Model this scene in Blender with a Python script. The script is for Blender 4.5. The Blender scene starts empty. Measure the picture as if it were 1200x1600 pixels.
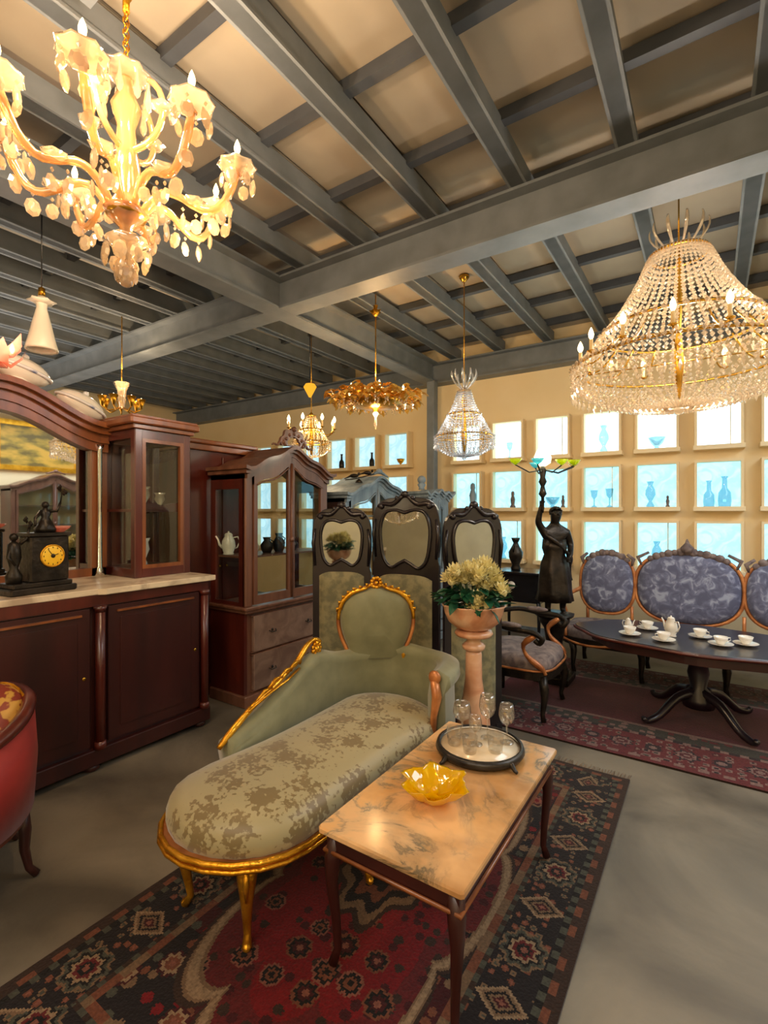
import bpy, math, random
from mathutils import Vector, Matrix
PI = math.pi
sin, cos = math.sin, math.cos
random.seed(7)
S = bpy.context.scene
COL = S.collection

# ------------------------------------------------------------------ camera
cd = bpy.data.cameras.new('camera'); cam = bpy.data.objects.new('camera', cd); COL.objects.link(cam)
cam.location = (0, 0, 1.5); cam.rotation_euler = (PI/2, 0, math.radians(33.7))
cd.sensor_fit = 'VERTICAL'; cd.sensor_height = 36; cd.lens = 36*764/1600; cd.clip_start = 0.03; cd.clip_end = 200
S.camera = cam
# ------------------------------------------------------------------ world / exposure
w = bpy.data.worlds.new('world'); S.world = w; w.use_nodes = True
w.node_tree.nodes['Background'].inputs[0].default_value = (0.55, 0.8, 1.0, 1)
w.node_tree.nodes['Background'].inputs[1].default_value = 1.0
S.view_settings.view_transform = 'Standard'; S.view_settings.look = 'None'
S.view_settings.exposure = 0.25; S.view_settings.gamma = 1.0
S.view_settings.use_curve_mapping = False

def area(name, loc, size, power, col, rot=(0, 0, 0)):
    l = bpy.data.lights.new(name, 'AREA'); l.shape = 'RECTANGLE'; l.size, l.size_y = size
    l.energy = power; l.color = col
    o = bpy.data.objects.new(name, l); COL.objects.link(o); o.location = loc; o.rotation_euler = rot
def lamp(name, loc, power, col=(1, .66, .32), r=.05):
    l = bpy.data.lights.new(name, 'POINT'); l.energy = power; l.color = col; l.shadow_soft_size = r
    o = bpy.data.objects.new(name, l); COL.objects.link(o); o.location = loc
# unseen area lights added to fill the hall; no such fixtures are known
area('fill_light', (0.4, -1.8, 3.15), (4.0, 1.4), 100, (1, .88, .74))
area('fill_light', (-6.0, -0.8, 3.15), (3.0, 1.4), 18, (1, .86, .68))
area('fill_light', (1.9, 3.6, 3.18), (1.6, 3.0), 85, (.84, .92, 1))  # added cool fill to brighten the right side of the room
area('fill_uplight', (-1.0, -1.6, 2.4), (3.0, 1.6), 42, (1, .84, .66), (PI, 0, 0))  # added facing upwards to brighten the ceiling; stands for no real uplighter
area('fill_uplight', (-6.5, 1.2, 2.2), (2.2, 3.0), 60, (1, .88, .74), (PI, 0, 0))  # added likewise for the ceiling of the left bay

# ------------------------------------------------------------------ materials
def lin(h):
    h = h.lstrip('#'); v = [int(h[i:i+2], 16)/255 for i in (0, 2, 4)]
    return tuple(c/12.92 if c <= .04045 else ((c+.055)/1.055)**2.4 for c in v) + (1,)
def newmat(name):
    m = bpy.data.materials.new(name); m.use_nodes = True
    nt = m.node_tree; b = nt.nodes['Principled BSDF']
    return m, nt, b
def N(nt, t, **k):
    n = nt.nodes.new(t)
    for a, v in k.items(): setattr(n, a, v)
    return n
def mat(name, c1, c2=None, rough=.5, metal=0, scale=8, stretch=(1, 1, 1), detail=5, lo=.35, hi=.65, bump=0, bscale=None, coat=0, spec=.5, dist=0, sheen=0, c3=None):
    m, nt, b = newmat(name)
    b.inputs['Roughness'].default_value = rough; b.inputs['Metallic'].default_value = metal
    b.inputs['Coat Weight'].default_value = coat; b.inputs['Coat Roughness'].default_value = .15
    b.inputs['Specular IOR Level'].default_value = spec; b.inputs['Sheen Weight'].default_value = sheen
    tc = N(nt, 'ShaderNodeTexCoord'); mp = N(nt, 'ShaderNodeMapping'); mp.inputs['Scale'].default_value = stretch
    nt.links.new(tc.outputs['Object'], mp.inputs[0])
    nz = N(nt, 'ShaderNodeTexNoise'); nz.inputs['Scale'].default_value = scale; nz.inputs['Detail'].default_value = detail
    nz.inputs['Distortion'].default_value = dist
    nt.links.new(mp.outputs[0], nz.inputs['Vector'])
    r = N(nt, 'ShaderNodeValToRGB'); e = r.color_ramp.elements
    e[0].position = lo; e[1].position = hi; e[0].color = lin(c1); e[1].color = lin(c2 or c1)
    if c3:
        x = e.new((lo+hi)/2); x.color = lin(c3)
    nt.links.new(nz.outputs[0], r.inputs[0]); nt.links.new(r.outputs[0], b.inputs['Base Color'])
    if bump:
        bn = N(nt, 'ShaderNodeTexNoise'); bn.inputs['Scale'].default_value = bscale or scale*3; bn.inputs['Detail'].default_value = 4
        nt.links.new(mp.outputs[0], bn.inputs['Vector'])
        bp = N(nt, 'ShaderNodeBump'); bp.inputs['Strength'].default_value = bump; bp.inputs['Distance'].default_value = .01
        nt.links.new(bn.outputs[0], bp.inputs['Height']); nt.links.new(bp.outputs[0], b.inputs['Normal'])
    return m
def emat(name, col, s, col2=None, scale=4):
    m, nt, b = newmat(name); nt.nodes.remove(b)
    e = N(nt, 'ShaderNodeEmission'); e.inputs[0].default_value = lin(col); e.inputs[1].default_value = s
    nt.links.new(e.outputs[0], nt.nodes['Material Output'].inputs[0])
    if col2:
        tc = N(nt, 'ShaderNodeTexCoord'); nz = N(nt, 'ShaderNodeTexNoise'); nz.inputs['Scale'].default_value = scale; nz.inputs['Detail'].default_value = 6; nz.inputs['Distortion'].default_value = 2
        r = N(nt, 'ShaderNodeValToRGB'); r.color_ramp.elements[0].position = .42; r.color_ramp.elements[1].position = .58
        r.color_ramp.elements[0].color = lin(col2); r.color_ramp.elements[1].color = lin(col)
        nt.links.new(tc.outputs['Object'], nz.inputs[0]); nt.links.new(nz.outputs[0], r.inputs[0]); nt.links.new(r.outputs[0], e.inputs[0])
    return m
def glassy(name, col, trans=.85, rough=.02, fac=1.45, body=0.0, bodycol=None):
    """thin clear glass: transparent + fresnel gloss (+ some translucent body)"""
    m, nt, b = newmat(name); nt.nodes.remove(b)
    out = nt.nodes['Material Output']
    tr = N(nt, 'ShaderNodeBsdfTransparent'); tr.inputs[0].default_value = lin(col)
    gl = N(nt, 'ShaderNodeBsdfGlossy'); gl.inputs['Roughness'].default_value = rough
    lw = N(nt, 'ShaderNodeLayerWeight'); lw.inputs[0].default_value = .5
    pw = N(nt, 'ShaderNodeMath', operation='POWER'); pw.inputs[1].default_value = 4
    fr = N(nt, 'ShaderNodeMath', operation='MULTIPLY_ADD'); fr.inputs[1].default_value = .7; fr.inputs[2].default_value = (fac-1)**2/(fac+1)**2*1.6
    nt.links.new(lw.outputs['Facing'], pw.inputs[0]); nt.links.new(pw.outputs[0], fr.inputs[0])
    mx = N(nt, 'ShaderNodeMixShader')
    nt.links.new(fr.outputs[0], mx.inputs[0]); nt.links.new(gl.outputs[0], mx.inputs[2])
    if body:
        tl = N(nt, 'ShaderNodeBsdfTranslucent'); tl.inputs[0].default_value = lin(bodycol or col)
        df = N(nt, 'ShaderNodeBsdfDiffuse'); df.inputs[0].default_value = lin(bodycol or col)
        m0 = N(nt, 'ShaderNodeMixShader'); m0.inputs[0].default_value = .5
        nt.links.new(tl.outputs[0], m0.inputs[1]); nt.links.new(df.outputs[0], m0.inputs[2])
        m1 = N(nt, 'ShaderNodeMixShader'); m1.inputs[0].default_value = body
        nt.links.new(tr.outputs[0], m1.inputs[1]); nt.links.new(m0.outputs[0], m1.inputs[2])
        nt.links.new(m1.outputs[0], mx.inputs[1])
    else:
        nt.links.new(tr.outputs[0], mx.inputs[1])
    nt.links.new(mx.outputs[0], out.inputs[0])
    return m
def vcmat(name, rough=.95):
    m, nt, b = newmat(name); b.inputs['Roughness'].default_value = rough; b.inputs['Specular IOR Level'].default_value = .15
    b.inputs['Sheen Weight'].default_value = .15
    a = N(nt, 'ShaderNodeAttribute', attribute_name='dye'); nz = N(nt, 'ShaderNodeTexNoise'); nz.inputs['Scale'].default_value = 120
    mx = N(nt, 'ShaderNodeMix', data_type='RGBA', blend_type='MULTIPLY'); mx.inputs[0].default_value = .8
    tc = N(nt, 'ShaderNodeTexCoord'); nt.links.new(tc.outputs['Object'], nz.inputs[0])
    nt.links.new(a.outputs[0], mx.inputs[6]); nt.links.new(nz.outputs[0], mx.inputs[7]); nt.links.new(mx.outputs[2], b.inputs['Base Color'])
    bp = N(nt, 'ShaderNodeBump'); bp.inputs['Strength'].default_value = .5; bp.inputs['Distance'].default_value = .004
    nt.links.new(nz.outputs[0], bp.inputs['Height']); nt.links.new(bp.outputs[0], b.inputs['Normal'])
    return m

M = {}
M['floor'] = mat('concrete', '#504a40', '#837a69', .5, scale=1.3, detail=10, lo=.36, hi=.62, bump=.15, bscale=30, dist=.6)
M['wall'] = mat('cream_plaster', '#efd9aa', '#f4e0b6', .85, scale=2, bump=.05)
M['steel'] = mat('painted_steel', '#6b7277', '#7a8187', .5, scale=5, bump=.05, spec=.4)
M['steel_dark'] = mat('dark_painted_steel', '#43474e', '#4f545b', .5, scale=5)
M['panel'] = mat('roof_board', '#a59a88', '#b3a894', .8, scale=1.5, detail=8)
M['panel_dim'] = mat('stained_roof_board', '#8d857a', '#a49a8b', .8, scale=3, detail=8)
M['mahog'] = mat('mahogany', '#3a120c', '#5e2216', .32, scale=3, stretch=(3, 3, .5), detail=8, lo=.3, hi=.7, coat=.4)
M['mahog_dark'] = mat('dark_red_mahogany', '#280b08', '#3d130d', .42, scale=2.5, stretch=(3, 3, .5), detail=8, lo=.3, hi=.7, coat=.2)
M['walnut'] = mat('polished_walnut', '#6a3a1f', '#95582f', .3, scale=3, stretch=(4, 4, .6), detail=8, lo=.3, hi=.7, coat=.4)
M['brownwood'] = mat('brown_carved_wood', '#5d3a2a', '#7d5440', .38, scale=4, stretch=(4, 4, .6), detail=8, lo=.3, hi=.7, coat=.3)
M['drawerwood'] = mat('pale_burr_veneer', '#6f5549', '#8d7364', .35, scale=6, detail=9, dist=1.5, coat=.4)
M['greywood'] = mat('grey_washed_wood', '#6a7c8c', '#93a4b2', .5, scale=5, stretch=(3, 3, .6), detail=8, lo=.3, hi=.7)
M['ebony'] = mat('ebonised_wood', '#120d12', '#221a20', .28, scale=5, coat=.4)
M['gold'] = mat('gilded_wood', '#c98a18', '#f0b338', .28, metal=.85, scale=14, bump=.4, bscale=60)
M['goldleaf'] = mat('bright_gold_leaf', '#e0a838', '#f6cf68', .35, metal=.35, scale=14)
M['copper'] = mat('gilt_walnut_rim', '#9a5a30', '#d08a50', .35, metal=.3, scale=10)
M['brass'] = mat('brass', '#b58328', '#d9a843', .25, metal=.9, scale=10)
M['bronze'] = mat('patinated_bronze', '#1e1a16', '#39322a', .35, metal=.6, scale=12, bump=.3)
M['marble_cream'] = mat('cream_marble', '#b09c84', '#e2d2b4', .25, scale=4, detail=10, dist=1.5, lo=.35, hi=.55)
M['porcelain'] = mat('white_porcelain', '#e4dfd2', '#efeadf', .15, scale=3, coat=.5)
M['bluewhite'] = mat('blue_and_white_porcelain', '#4e6ba8', '#e4e4e6', .15, scale=7, detail=2, lo=.36, hi=.42, coat=.5)
M['onyx'] = mat('pink_veined_onyx', '#b9774f', '#e0b48f', .3, scale=5, detail=8, dist=1.4, lo=.3, hi=.62, coat=.3, c3='#d39a74')
M['silver_mirror'] = mat('silvered_mirror', '#d8dcdc', '#dde0e0', .02, metal=1)
M['mirror'] = mat('aged_mirror', '#a9aeac', '#b3b8b5', .03, metal=1)
M['greenfab'] = mat('sage_damask', '#6d6a4c', '#8e8760', .6, scale=18, detail=3, lo=.4, hi=.6, sheen=.3, bump=.2, bscale=200)
M['sagefab'] = mat('plain_sage_velvet', '#737352', '#80805e', .65, scale=10, sheen=.4)
M['redvelvet'] = mat('red_velvet', '#7d120e', '#96201a', .6, scale=6, sheen=.08)
M['goldfab'] = mat('gold_brocade', '#7a2a18', '#b98c3a', .5, scale=22, detail=2, lo=.46, hi=.52)
M['bluefab'] = mat('slate_floral_tapestry', '#565a72', '#98a0b4', .8, scale=13, detail=4, lo=.40, hi=.66, dist=1.2, c3='#6a6e88')
M['greyfab'] = mat('mauve_grey_tapestry', '#5d5050', '#8b7b74', .8, scale=14, detail=4, dist=1)
M['petal'] = mat('cream_petal', '#ddd08a', '#efe6b4', .6, scale=30)
M['leaf'] = mat('dark_green_leaf', '#0c3a28', '#1d5a3c', .45, scale=20)
M['stem'] = mat('green_stem', '#2c4a22', '#3d5c2c', .6)
M['candle'] = mat('ivory_candle_sleeve', '#eac98a', '#f0d8a2', .5)
M['frosted'] = mat('frosted_white_glass', '#e8e0cc', '#f1ead9', .3, scale=3)
M['fringe'] = mat('wool_fringe', '#75604f', '#a08c74', .9)
M['trayrim'] = mat('dark_pewter', '#2c2a2a', '#48443f', .35, metal=.7, scale=12, bump=.2)
M['clockface'] = mat('yellow_enamel', '#f0b820', '#f8cc38', .35, scale=10)
M['black'] = mat('black_lacquer', '#0b0c10', '#14161c', .25, coat=.4)
M['paint_land'] = mat('landscape_painting', '#6d5a22', '#d2a23c', .5, scale=3, detail=5, stretch=(1, 1, 2.5), lo=.38, hi=.6, c3='#a4872f')
M['glass'] = glassy('cabinet_glass', '#f2f6f4', fac=1.35)
M['stemglass'] = glassy('clear_goblet_glass', '#fbf9f4', fac=1.9, body=.06, bodycol='#fff6ea')
M['crystal'] = glassy('cut_crystal', '#fff2dc', fac=2.6, rough=.06, body=.42, bodycol='#fff0d8')
M['crystal_pale'] = glassy('cut_crystal_cool', '#eef2f6', fac=2.6, rough=.06, body=.42, bodycol='#f4f6fa')
M['crystal_arm'] = glassy('amber_crystal_arm', '#ffdcae', fac=2.2, rough=.08, body=.45, bodycol='#f4d09c')
M['pinkglass'] = glassy('pink_blown_glass', '#ffc8b8', fac=1.5, rough=.05, body=.6, bodycol='#ffb5a0')
M['yellowglass'] = glassy('yellow_art_glass', '#fff04a', fac=1.7, rough=.04, body=.75, bodycol='#ffd800')
M['greenglass'] = glassy('lime_glass', '#dff03a', fac=1.5, rough=.04, body=.6, bodycol='#e2f02a')
M['aquaglass'] = glassy('aqua_glass', '#8fe8f4', fac=1.5, rough=.04, body=.6, bodycol='#80e0f0')
M['paleglass'] = glassy('pale_blue_glass', '#d6eaf0', fac=1.4, rough=.05, body=.32, bodycol='#9db8c2')
M['bulb'] = emat('lit_bulb', '#ffd48a', 14)
M['bulb_small'] = emat('lit_candle_bulb', '#ffdc9c', 9)
M['torchflame'] = emat('lit_torch_globe', '#fff6c8', 4)
M['pane'] = emat('window_daylight', '#a6eaff', 1.8, '#90dff4', 5)
M['pane_top'] = emat('window_daylight_bright', '#e8fbff', 2.6, '#c4f2fb', 4)
M['pane_left'] = emat('window_daylight_soft', '#c3e6f0', 1.15, '#a9d6e6', 4)

# marble with veins; warm lamp tint is painted into the stone colour
def marble_veined():
    m, nt, b = newmat('lamp_tinted_marble'); b.inputs['Roughness'].default_value = .14
    tc = N(nt, 'ShaderNodeTexCoord')
    n1 = N(nt, 'ShaderNodeTexNoise'); n1.inputs['Scale'].default_value = 3.2; n1.inputs['Detail'].default_value = 12; n1.inputs['Distortion'].default_value = 1.5; n1.inputs['Roughness'].default_value = .62
    r1 = N(nt, 'ShaderNodeValToRGB'); e = r1.color_ramp.elements
    e[0].position = .40; e[0].color = lin('#e6b070'); e[1].position = .60; e[1].color = lin('#e8bc88')
    for p, c in ((.455, '#dcae76'), (.490, '#a69474'), (.503, '#857a66'), (.53, '#d2b084')):
        x = e.new(p); x.color = lin(c)
    nt.links.new(tc.outputs['Object'], n1.inputs[0]); nt.links.new(n1.outputs[0], r1.inputs[0])
    n2 = N(nt, 'ShaderNodeTexNoise'); n2.inputs['Scale'].default_value = 2.0; n2.inputs['Detail'].default_value = 5
    r2 = N(nt, 'ShaderNodeValToRGB'); r2.color_ramp.elements[0].position = .42; r2.color_ramp.elements[1].position = .6
    r2.color_ramp.elements[0].color = (1, 1, 1, 1); r2.color_ramp.elements[1].color = lin('#b8a890')
    nt.links.new(tc.outputs['Object'], n2.inputs[0]); nt.links.new(n2.outputs[0], r2.inputs[0])
    n3 = N(nt, 'ShaderNodeTexNoise'); n3.inputs['Scale'].default_value = 3.6; n3.inputs['Detail'].default_value = 4
    nt.links.new(tc.outputs['Object'], n3.inputs[0]); r3 = N(nt, 'ShaderNodeValToRGB'); r3.color_ramp.elements[0].position = .38; r3.color_ramp.elements[1].position = .62
    nt.links.new(n3.outputs[0], r3.inputs[0]); m3 = N(nt, 'ShaderNodeMix', data_type='RGBA'); m3.inputs[6].default_value = lin('#e4b47c')
    nt.links.new(r3.outputs[0], m3.inputs[0]); nt.links.new(r1.outputs[0], m3.inputs[7])
    mx = N(nt, 'ShaderNodeMix', data_type='RGBA', blend_type='MULTIPLY'); mx.inputs[0].default_value = 1
    nt.links.new(m3.outputs[2], mx.inputs[6]); nt.links.new(r2.outputs[0], mx.inputs[7]); nt.links.new(mx.outputs[2], b.inputs['Base Color'])
    return m
M['marble'] = marble_veined()
# seat brocade: sage ground with scattered leafy taupe sprays
def brocade():
    m, nt, b = newmat('sage_leaf_brocade'); b.inputs['Roughness'].default_value = .45; b.inputs['Sheen Weight'].default_value = .3
    tc = N(nt, 'ShaderNodeTexCoord')
    n0 = N(nt, 'ShaderNodeTexNoise'); n0.inputs['Scale'].default_value = 18; n0.inputs['Detail'].default_value = 3
    add = N(nt, 'ShaderNodeMix', data_type='RGBA', blend_type='ADD'); add.inputs[0].default_value = .09
    nt.links.new(tc.outputs['Object'], n0.inputs[0]); nt.links.new(tc.outputs['Object'], add.inputs[6]); nt.links.new(n0.outputs[1], add.inputs[7])
    v = N(nt, 'ShaderNodeTexVoronoi'); v.inputs['Scale'].default_value = 7.5; v.inputs['Randomness'].default_value = .6
    nt.links.new(add.outputs[2], v.inputs['Vector'])
    n1 = N(nt, 'ShaderNodeTexNoise'); n1.inputs['Scale'].default_value = 34; n1.inputs['Detail'].default_value = 2; nt.links.new(tc.outputs['Object'], n1.inputs[0])
    a = N(nt, 'ShaderNodeMath', operation='MULTIPLY_ADD'); a.inputs[1].default_value = .9; a.inputs[2].default_value = -.36
    nt.links.new(n1.outputs[0], a.inputs[0])
    n1.inputs['Scale'].default_value = 52; a.inputs[1].default_value = 1.5; a.inputs[2].default_value = -.66
    s = N(nt, 'ShaderNodeMath', operation='ADD'); nt.links.new(v.outputs['Distance'], s.inputs[0]); nt.links.new(a.outputs[0], s.inputs[1])
    r = N(nt, 'ShaderNodeValToRGB'); e = r.color_ramp.elements
    e[0].position = .44; e[0].color = lin('#78663f'); e[1].position = .56; e[1].color = lin('#a0946c')
    nt.links.new(s.outputs[0], r.inputs[0]); nt.links.new(r.outputs[0], b.inputs['Base Color'])
    return m
M['brocade'] = brocade()
M['dye'] = vcmat('knotted_wool')

# ------------------------------------------------------------------ mesh builder
class MB:
    def __init__(s): s.v = []; s.f = []; s.sm = []
    def add(s, vs, fs, smooth=False, M4=None):
        o = len(s.v)
        s.v += [tuple(M4 @ Vector(p)) if M4 else tuple(p) for p in vs]
        s.f += [tuple(i+o for i in f) for f in fs]; s.sm += [smooth]*len(fs)
        return s
    def box(s, x0, x1, y0, y1, z0, z1, M4=None, b=0):
        if x0 > x1: x0, x1 = x1, x0
        if y0 > y1: y0, y1 = y1, y0
        if not b:
            v = [(x, y, z) for z in (z0, z1) for x, y in ((x0, y0), (x1, y0), (x1, y1), (x0, y1))]
            return s.add(v, [(3, 2, 1, 0), (4, 5, 6, 7), (0, 1, 5, 4), (1, 2, 6, 5), (2, 3, 7, 6), (3, 0, 4, 7)], False, M4)
        o = [(x0+b, y0), (x1-b, y0), (x1, y0+b), (x1, y1-b), (x1-b, y1), (x0+b, y1), (x0, y1-b), (x0, y0+b)]
        return s.prism(o, z0, z1, b*.7, M4)
    def prism(s, o, z0, z1, bev=0, M4=None, smooth=False):
        """outline in xy extruded in z, edges chamfered inwards by bev"""
        n = len(o); cx = sum(p[0] for p in o)/n; cy = sum(p[1] for p in o)/n
        def ins(d):
            r = []
            for x, y in o:
                L = math.hypot(x-cx, y-cy) or 1; r.append((x-(x-cx)/L*d, y-(y-cy)/L*d))
            return r
        rings = [(o, z0), (o, z1)] if not bev else [(ins(bev), z0), (o, z0+bev), (o, z1-bev), (ins(bev), z1)]
        v = []; f = []
        for oo, z in rings: v += [(x, y, z) for x, y in oo]
        for k in range(len(rings)-1):
            for i in range(n): j = (i+1) % n; f.append((k*n+i, k*n+j, (k+1)*n+j, (k+1)*n+i))
        f.append(tuple(range(n))[::-1]); f.append(tuple((len(rings)-1)*n+i for i in range(n)))
        return s.add(v, f, smooth, M4)
    def ring_prism(s, o, inn, z0, z1, M4=None):
        n = len(o); v = [(x, y, z) for oo, z in ((o, z0), (o, z1), (inn, z1), (inn, z0)) for x, y in oo]; f = []
        for k in range(4):
            for i in range(n):
                j = (i+1) % n; f.append((k*n+i, k*n+j, ((k+1) % 4)*n+j, ((k+1) % 4)*n+i))
        return s.add(v, f, False, M4)
    def lathe(s, prof, n=16, M4=None, smooth=True, wob=None):
        v = []; f = []
        for r, z in prof:
            for i in range(n):
                a = 2*PI*i/n; q = r*(1+(wob(a, z) if wob else 0)); v.append((q*cos(a), q*sin(a), z))
        for k in range(len(prof)-1):
            for i in range(n): j = (i+1) % n; f.append((k*n+i, k*n+j, (k+1)*n+j, (k+1)*n+i))
        if prof[0][0] > 1e-4: f.append(tuple(range(n))[::-1])
        if prof[-1][0] > 1e-4: f.append(tuple((len(prof)-1)*n+i for i in range(n)))
        return s.add(v, f, smooth, M4)
    def tube(s, P, r, n=6, close=False, M4=None, flat=1.0):
        P = [Vector(p) for p in P]; m = len(P); v = []; f = []; up = None
        R = r if hasattr(r, '__len__') else [r]*m
        for i in range(m):
            a = P[(i-1) % m] if close or i > 0 else P[i]; b = P[(i+1) % m] if close or i < m-1 else P[i]
            t = (b-a).normalized()
            if up is None: up = Vector((0, 0, 1)) if abs(t.z) < .9 else Vector((1, 0, 0))
            x = up.cross(t)
            if x.length < 1e-4: x = Vector((1, 0, 0)).cross(t)
            x.normalize(); y = t.cross(x).normalized(); up = y
            for k in range(n):
                an = 2*PI*k/n; v.append(P[i]+x*cos(an)*R[i]+y*sin(an)*R[i]*flat)
        for i in range(m if close else m-1):
            for k in range(n):
                l = (k+1) % n; j = (i+1) % m; f.append((i*n+k, i*n+l, j*n+l, j*n+k))
        if not close: f.append(tuple(range(n))[::-1]); f.append(tuple((m-1)*n+k for k in range(n)))
        return s.add(v, f, True, M4)
    def ball(s, c, r, n=10, m=7, sc=(1, 1, 1), M4=None):
        pr = [(r*sin(PI*k/m) if 0 < k < m else 0.0, -r*cos(PI*k/m)) for k in range(m+1)]
        T = Matrix.Translation(c) @ Matrix.Diagonal((*sc, 1))
        return s.lathe([(max(q, 1e-5), z) for q, z in pr], n, (M4 @ T) if M4 else T)
    def octa(s, c, rx, rz, ry=None):
        x, y, z = c; ry = ry or rx
        return s.add([(x+rx, y, z), (x, y+ry, z), (x-rx, y, z), (x, y-ry, z), (x, y, z+rz), (x, y, z-rz)],
                     [(0, 1, 4), (1, 2, 4), (2, 3, 4), (3, 0, 4), (1, 0, 5), (2, 1, 5), (3, 2, 5), (0, 3, 5)])
    def band(s, xs, lo, hi, y0, y1, M4=None):
        """solid between curves lo(x), hi(x) (z), from y0 to y1"""
        n = len(xs); v = []
        for y in (y0, y1):
            v += [(x, y, lo(x)) for x in xs] + [(x, y, hi(x)) for x in xs]
        f = []
        for i in range(n-1):
            a, b, c, d = i, i+1, n+i+1, n+i; o = 2*n
            f += [(a, b, c, d), (o+b, o+a, o+d, o+c), (d, c, o+c, o+d), (b, a, o+a, o+b)]
        f += [(0, n, 3*n, 2*n), (n-1, 3*n-1, 4*n-1, 2*n-1)]
        return s.add(v, f, False, M4)
    def mesh(s, name, m):
        me = bpy.data.meshes.new(name); me.from_pydata([tuple(p) for p in s.v], [], s.f)
        me.polygons.foreach_set('use_smooth', s.sm); me.materials.append(M[m] if isinstance(m, str) else m); me.update()
        return me
def obj(name, mb, m=None, parent=None, loc=(0, 0, 0), rz=0, label=None, rot=None, sc=None):
    me = mb if isinstance(mb, bpy.types.Mesh) else mb.mesh(name, m)
    o = bpy.data.objects.new(name, me); COL.objects.link(o); o.location = loc
    o.rotation_euler = rot if rot else (0, 0, rz)
    if sc: o.scale = sc
    if parent: o.parent = parent
    if label: o['label'] = label
    return o
def tag(o, label, cat, group=None):
    o['label'] = label; o['category'] = cat
    if group: o['group'] = group
    return o
def thing(name, label, cat, loc=(0, 0, 0), rz=0, group=None):
    o = bpy.data.objects.new(name, None); COL.objects.link(o); o.location = loc; o.rotation_euler = (0, 0, rz); o.empty_display_size = .1
    return tag(o, label, cat, group)
def struct(o): o['kind'] = 'structure'; return o
def stuff(o): o['kind'] = 'stuff'; return o
def copy_tree(o, parent=None):
    c = o.copy(); COL.objects.link(c); c.parent = parent
    for ch in list(o.children): copy_tree(ch, c)
    return c
def T(x, y, z, rz=0, rx=0, ry=0, s=1):
    return Matrix.Translation((x, y, z)) @ Matrix.Rotation(rz, 4, 'Z') @ Matrix.Rotation(ry, 4, 'Y') @ Matrix.Rotation(rx, 4, 'X') @ Matrix.Scale(s, 4)
UP = Matrix.Rotation(PI/2, 4, 'X')          # outline xy -> xz plane, extruded along -y
def arc(n, a0, a1): return [a0+(a1-a0)*i/(n-1) for i in range(n)]
def lin_(n, a, b): return [a+(b-a)*i/(n-1) for i in range(n)]

# ------------------------------------------------------------------ setting
XL, XR, YF, YB = -9.0, 3.2, -3.0, 6.0
TOP = 3.70
struct(obj('floor', MB().box(XL-.2, XR+.2, YF-.2, YB+.2, -.1, 0), 'floor'))
struct(obj('wall_back', MB().box(XL-.2, XR+.2, YB, YB+.15, 0, TOP+.05), 'wall'))
struct(obj('wall_left', MB().box(XL-.15, XL, YF-.15, YB, 0, TOP+.05), 'wall'))
struct(obj('wall_right', MB().box(XR, XR+.15, YF-.15, YB, 0, TOP+.05), 'wall'))
struct(obj('wall_front', MB().box(XL, XR, YF-.15, YF, 0, TOP+.05), 'wall'))
struct(obj('baseboard_back', MB().box(XL, XR, YB-.02, YB, 0, .09), 'greywood'))
ceil = struct(obj('ceiling', MB().box(XL-.2, XR+.2, YF-.2, YB+.2, TOP+.03, TOP+.1), 'panel_dim'))
# roof boards, battens, joists
batY = [1.35+.615*k for k in range(-2, 8)]       # 0.12 .. 5.66
jx = [-2.78+.6*k for k in range(10)]             # right of the girder
jl = [-3.62-.45*k for k in range(12)]            # left bay, denser
def pmesh(w_, l_, nm): return MB().box(-w_/2, w_/2, -l_/2, l_/2, 0, .02, b=.004).mesh(nm, 'panel')
pm1 = pmesh(.585, .60, 'roof_panel'); pm2 = pmesh(.885, .60, 'roof_panel')
for y in batY:
    for x in jx: obj('roof_panel', pm1, None, ceil, (x+.3, y+.307, TOP-.012+random.uniform(0, .012)))
    for x in jl[::2]: obj('roof_panel', pm2, None, ceil, (x-.45+.225, y+.307, TOP-.012+random.uniform(0, .012)))
jm = MB().box(-.04, .04, YF, 5.95, 3.50, 3.64).box(-.055, .055, YF, 5.95, 3.50, 3.515).mesh('joist', 'steel')
jm2 = MB().box(-.03, .03, YF, 5.95, 3.50, 3.66).box(-.055, .055, YF, 5.95, 3.50, 3.512).mesh('joist', 'steel')
for x in jx: obj('joist', jm, None, ceil, (x, 0, 0))
for x in jl: obj('joist', jm2, None, ceil, (x, 0, 0))
bm_ = MB().box(XL, XR, -.028, .028, 3.62, 3.685).mesh('batten', 'steel_dark')
for y in batY + [-.5, -1.1, -1.7, -2.3]: obj('batten', bm_, None, ceil, (0, y, 0))
# girders (I sections)
def ibeam(L0, L1, along, c, z0=3.22, z1=3.50, w_=.19):
    mb = MB()
    for a, b, q, r in ((-w_/2, w_/2, z0, z0+.018), (-.012, .012, z0+.018, z1-.018), (-w_/2, w_/2, z1-.018, z1)):
        if along == 'x': mb.box(L0, L1, c+a, c+b, q, r)
        else: mb.box(c+a, c+b, L0, L1, q, r)
    return mb
obj('girder', ibeam(XL, XR, 'x', 3.04), 'steel', ceil)
obj('girder', ibeam(YF, 5.84, 'y', -3.12, z0=3.219, z1=3.499), 'steel', ceil)
obj('girder', ibeam(XL, XR, 'x', 5.92), 'steel', ceil)
obj('girder', ibeam(XL, XR, 'x', -.9), 'steel', ceil)
pc = thing('steel_column', 'blue grey square steel column rising to the girder corner', 'column', (-3.06, 5.74, 0))
obj('shaft', MB().box(-.055, .055, -.055, .055, .012, 3.219, b=.006), 'steel', pc)
obj('base_plate', MB().box(-.11, .11, -.11, .11, 0, .012), 'steel', pc)

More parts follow.
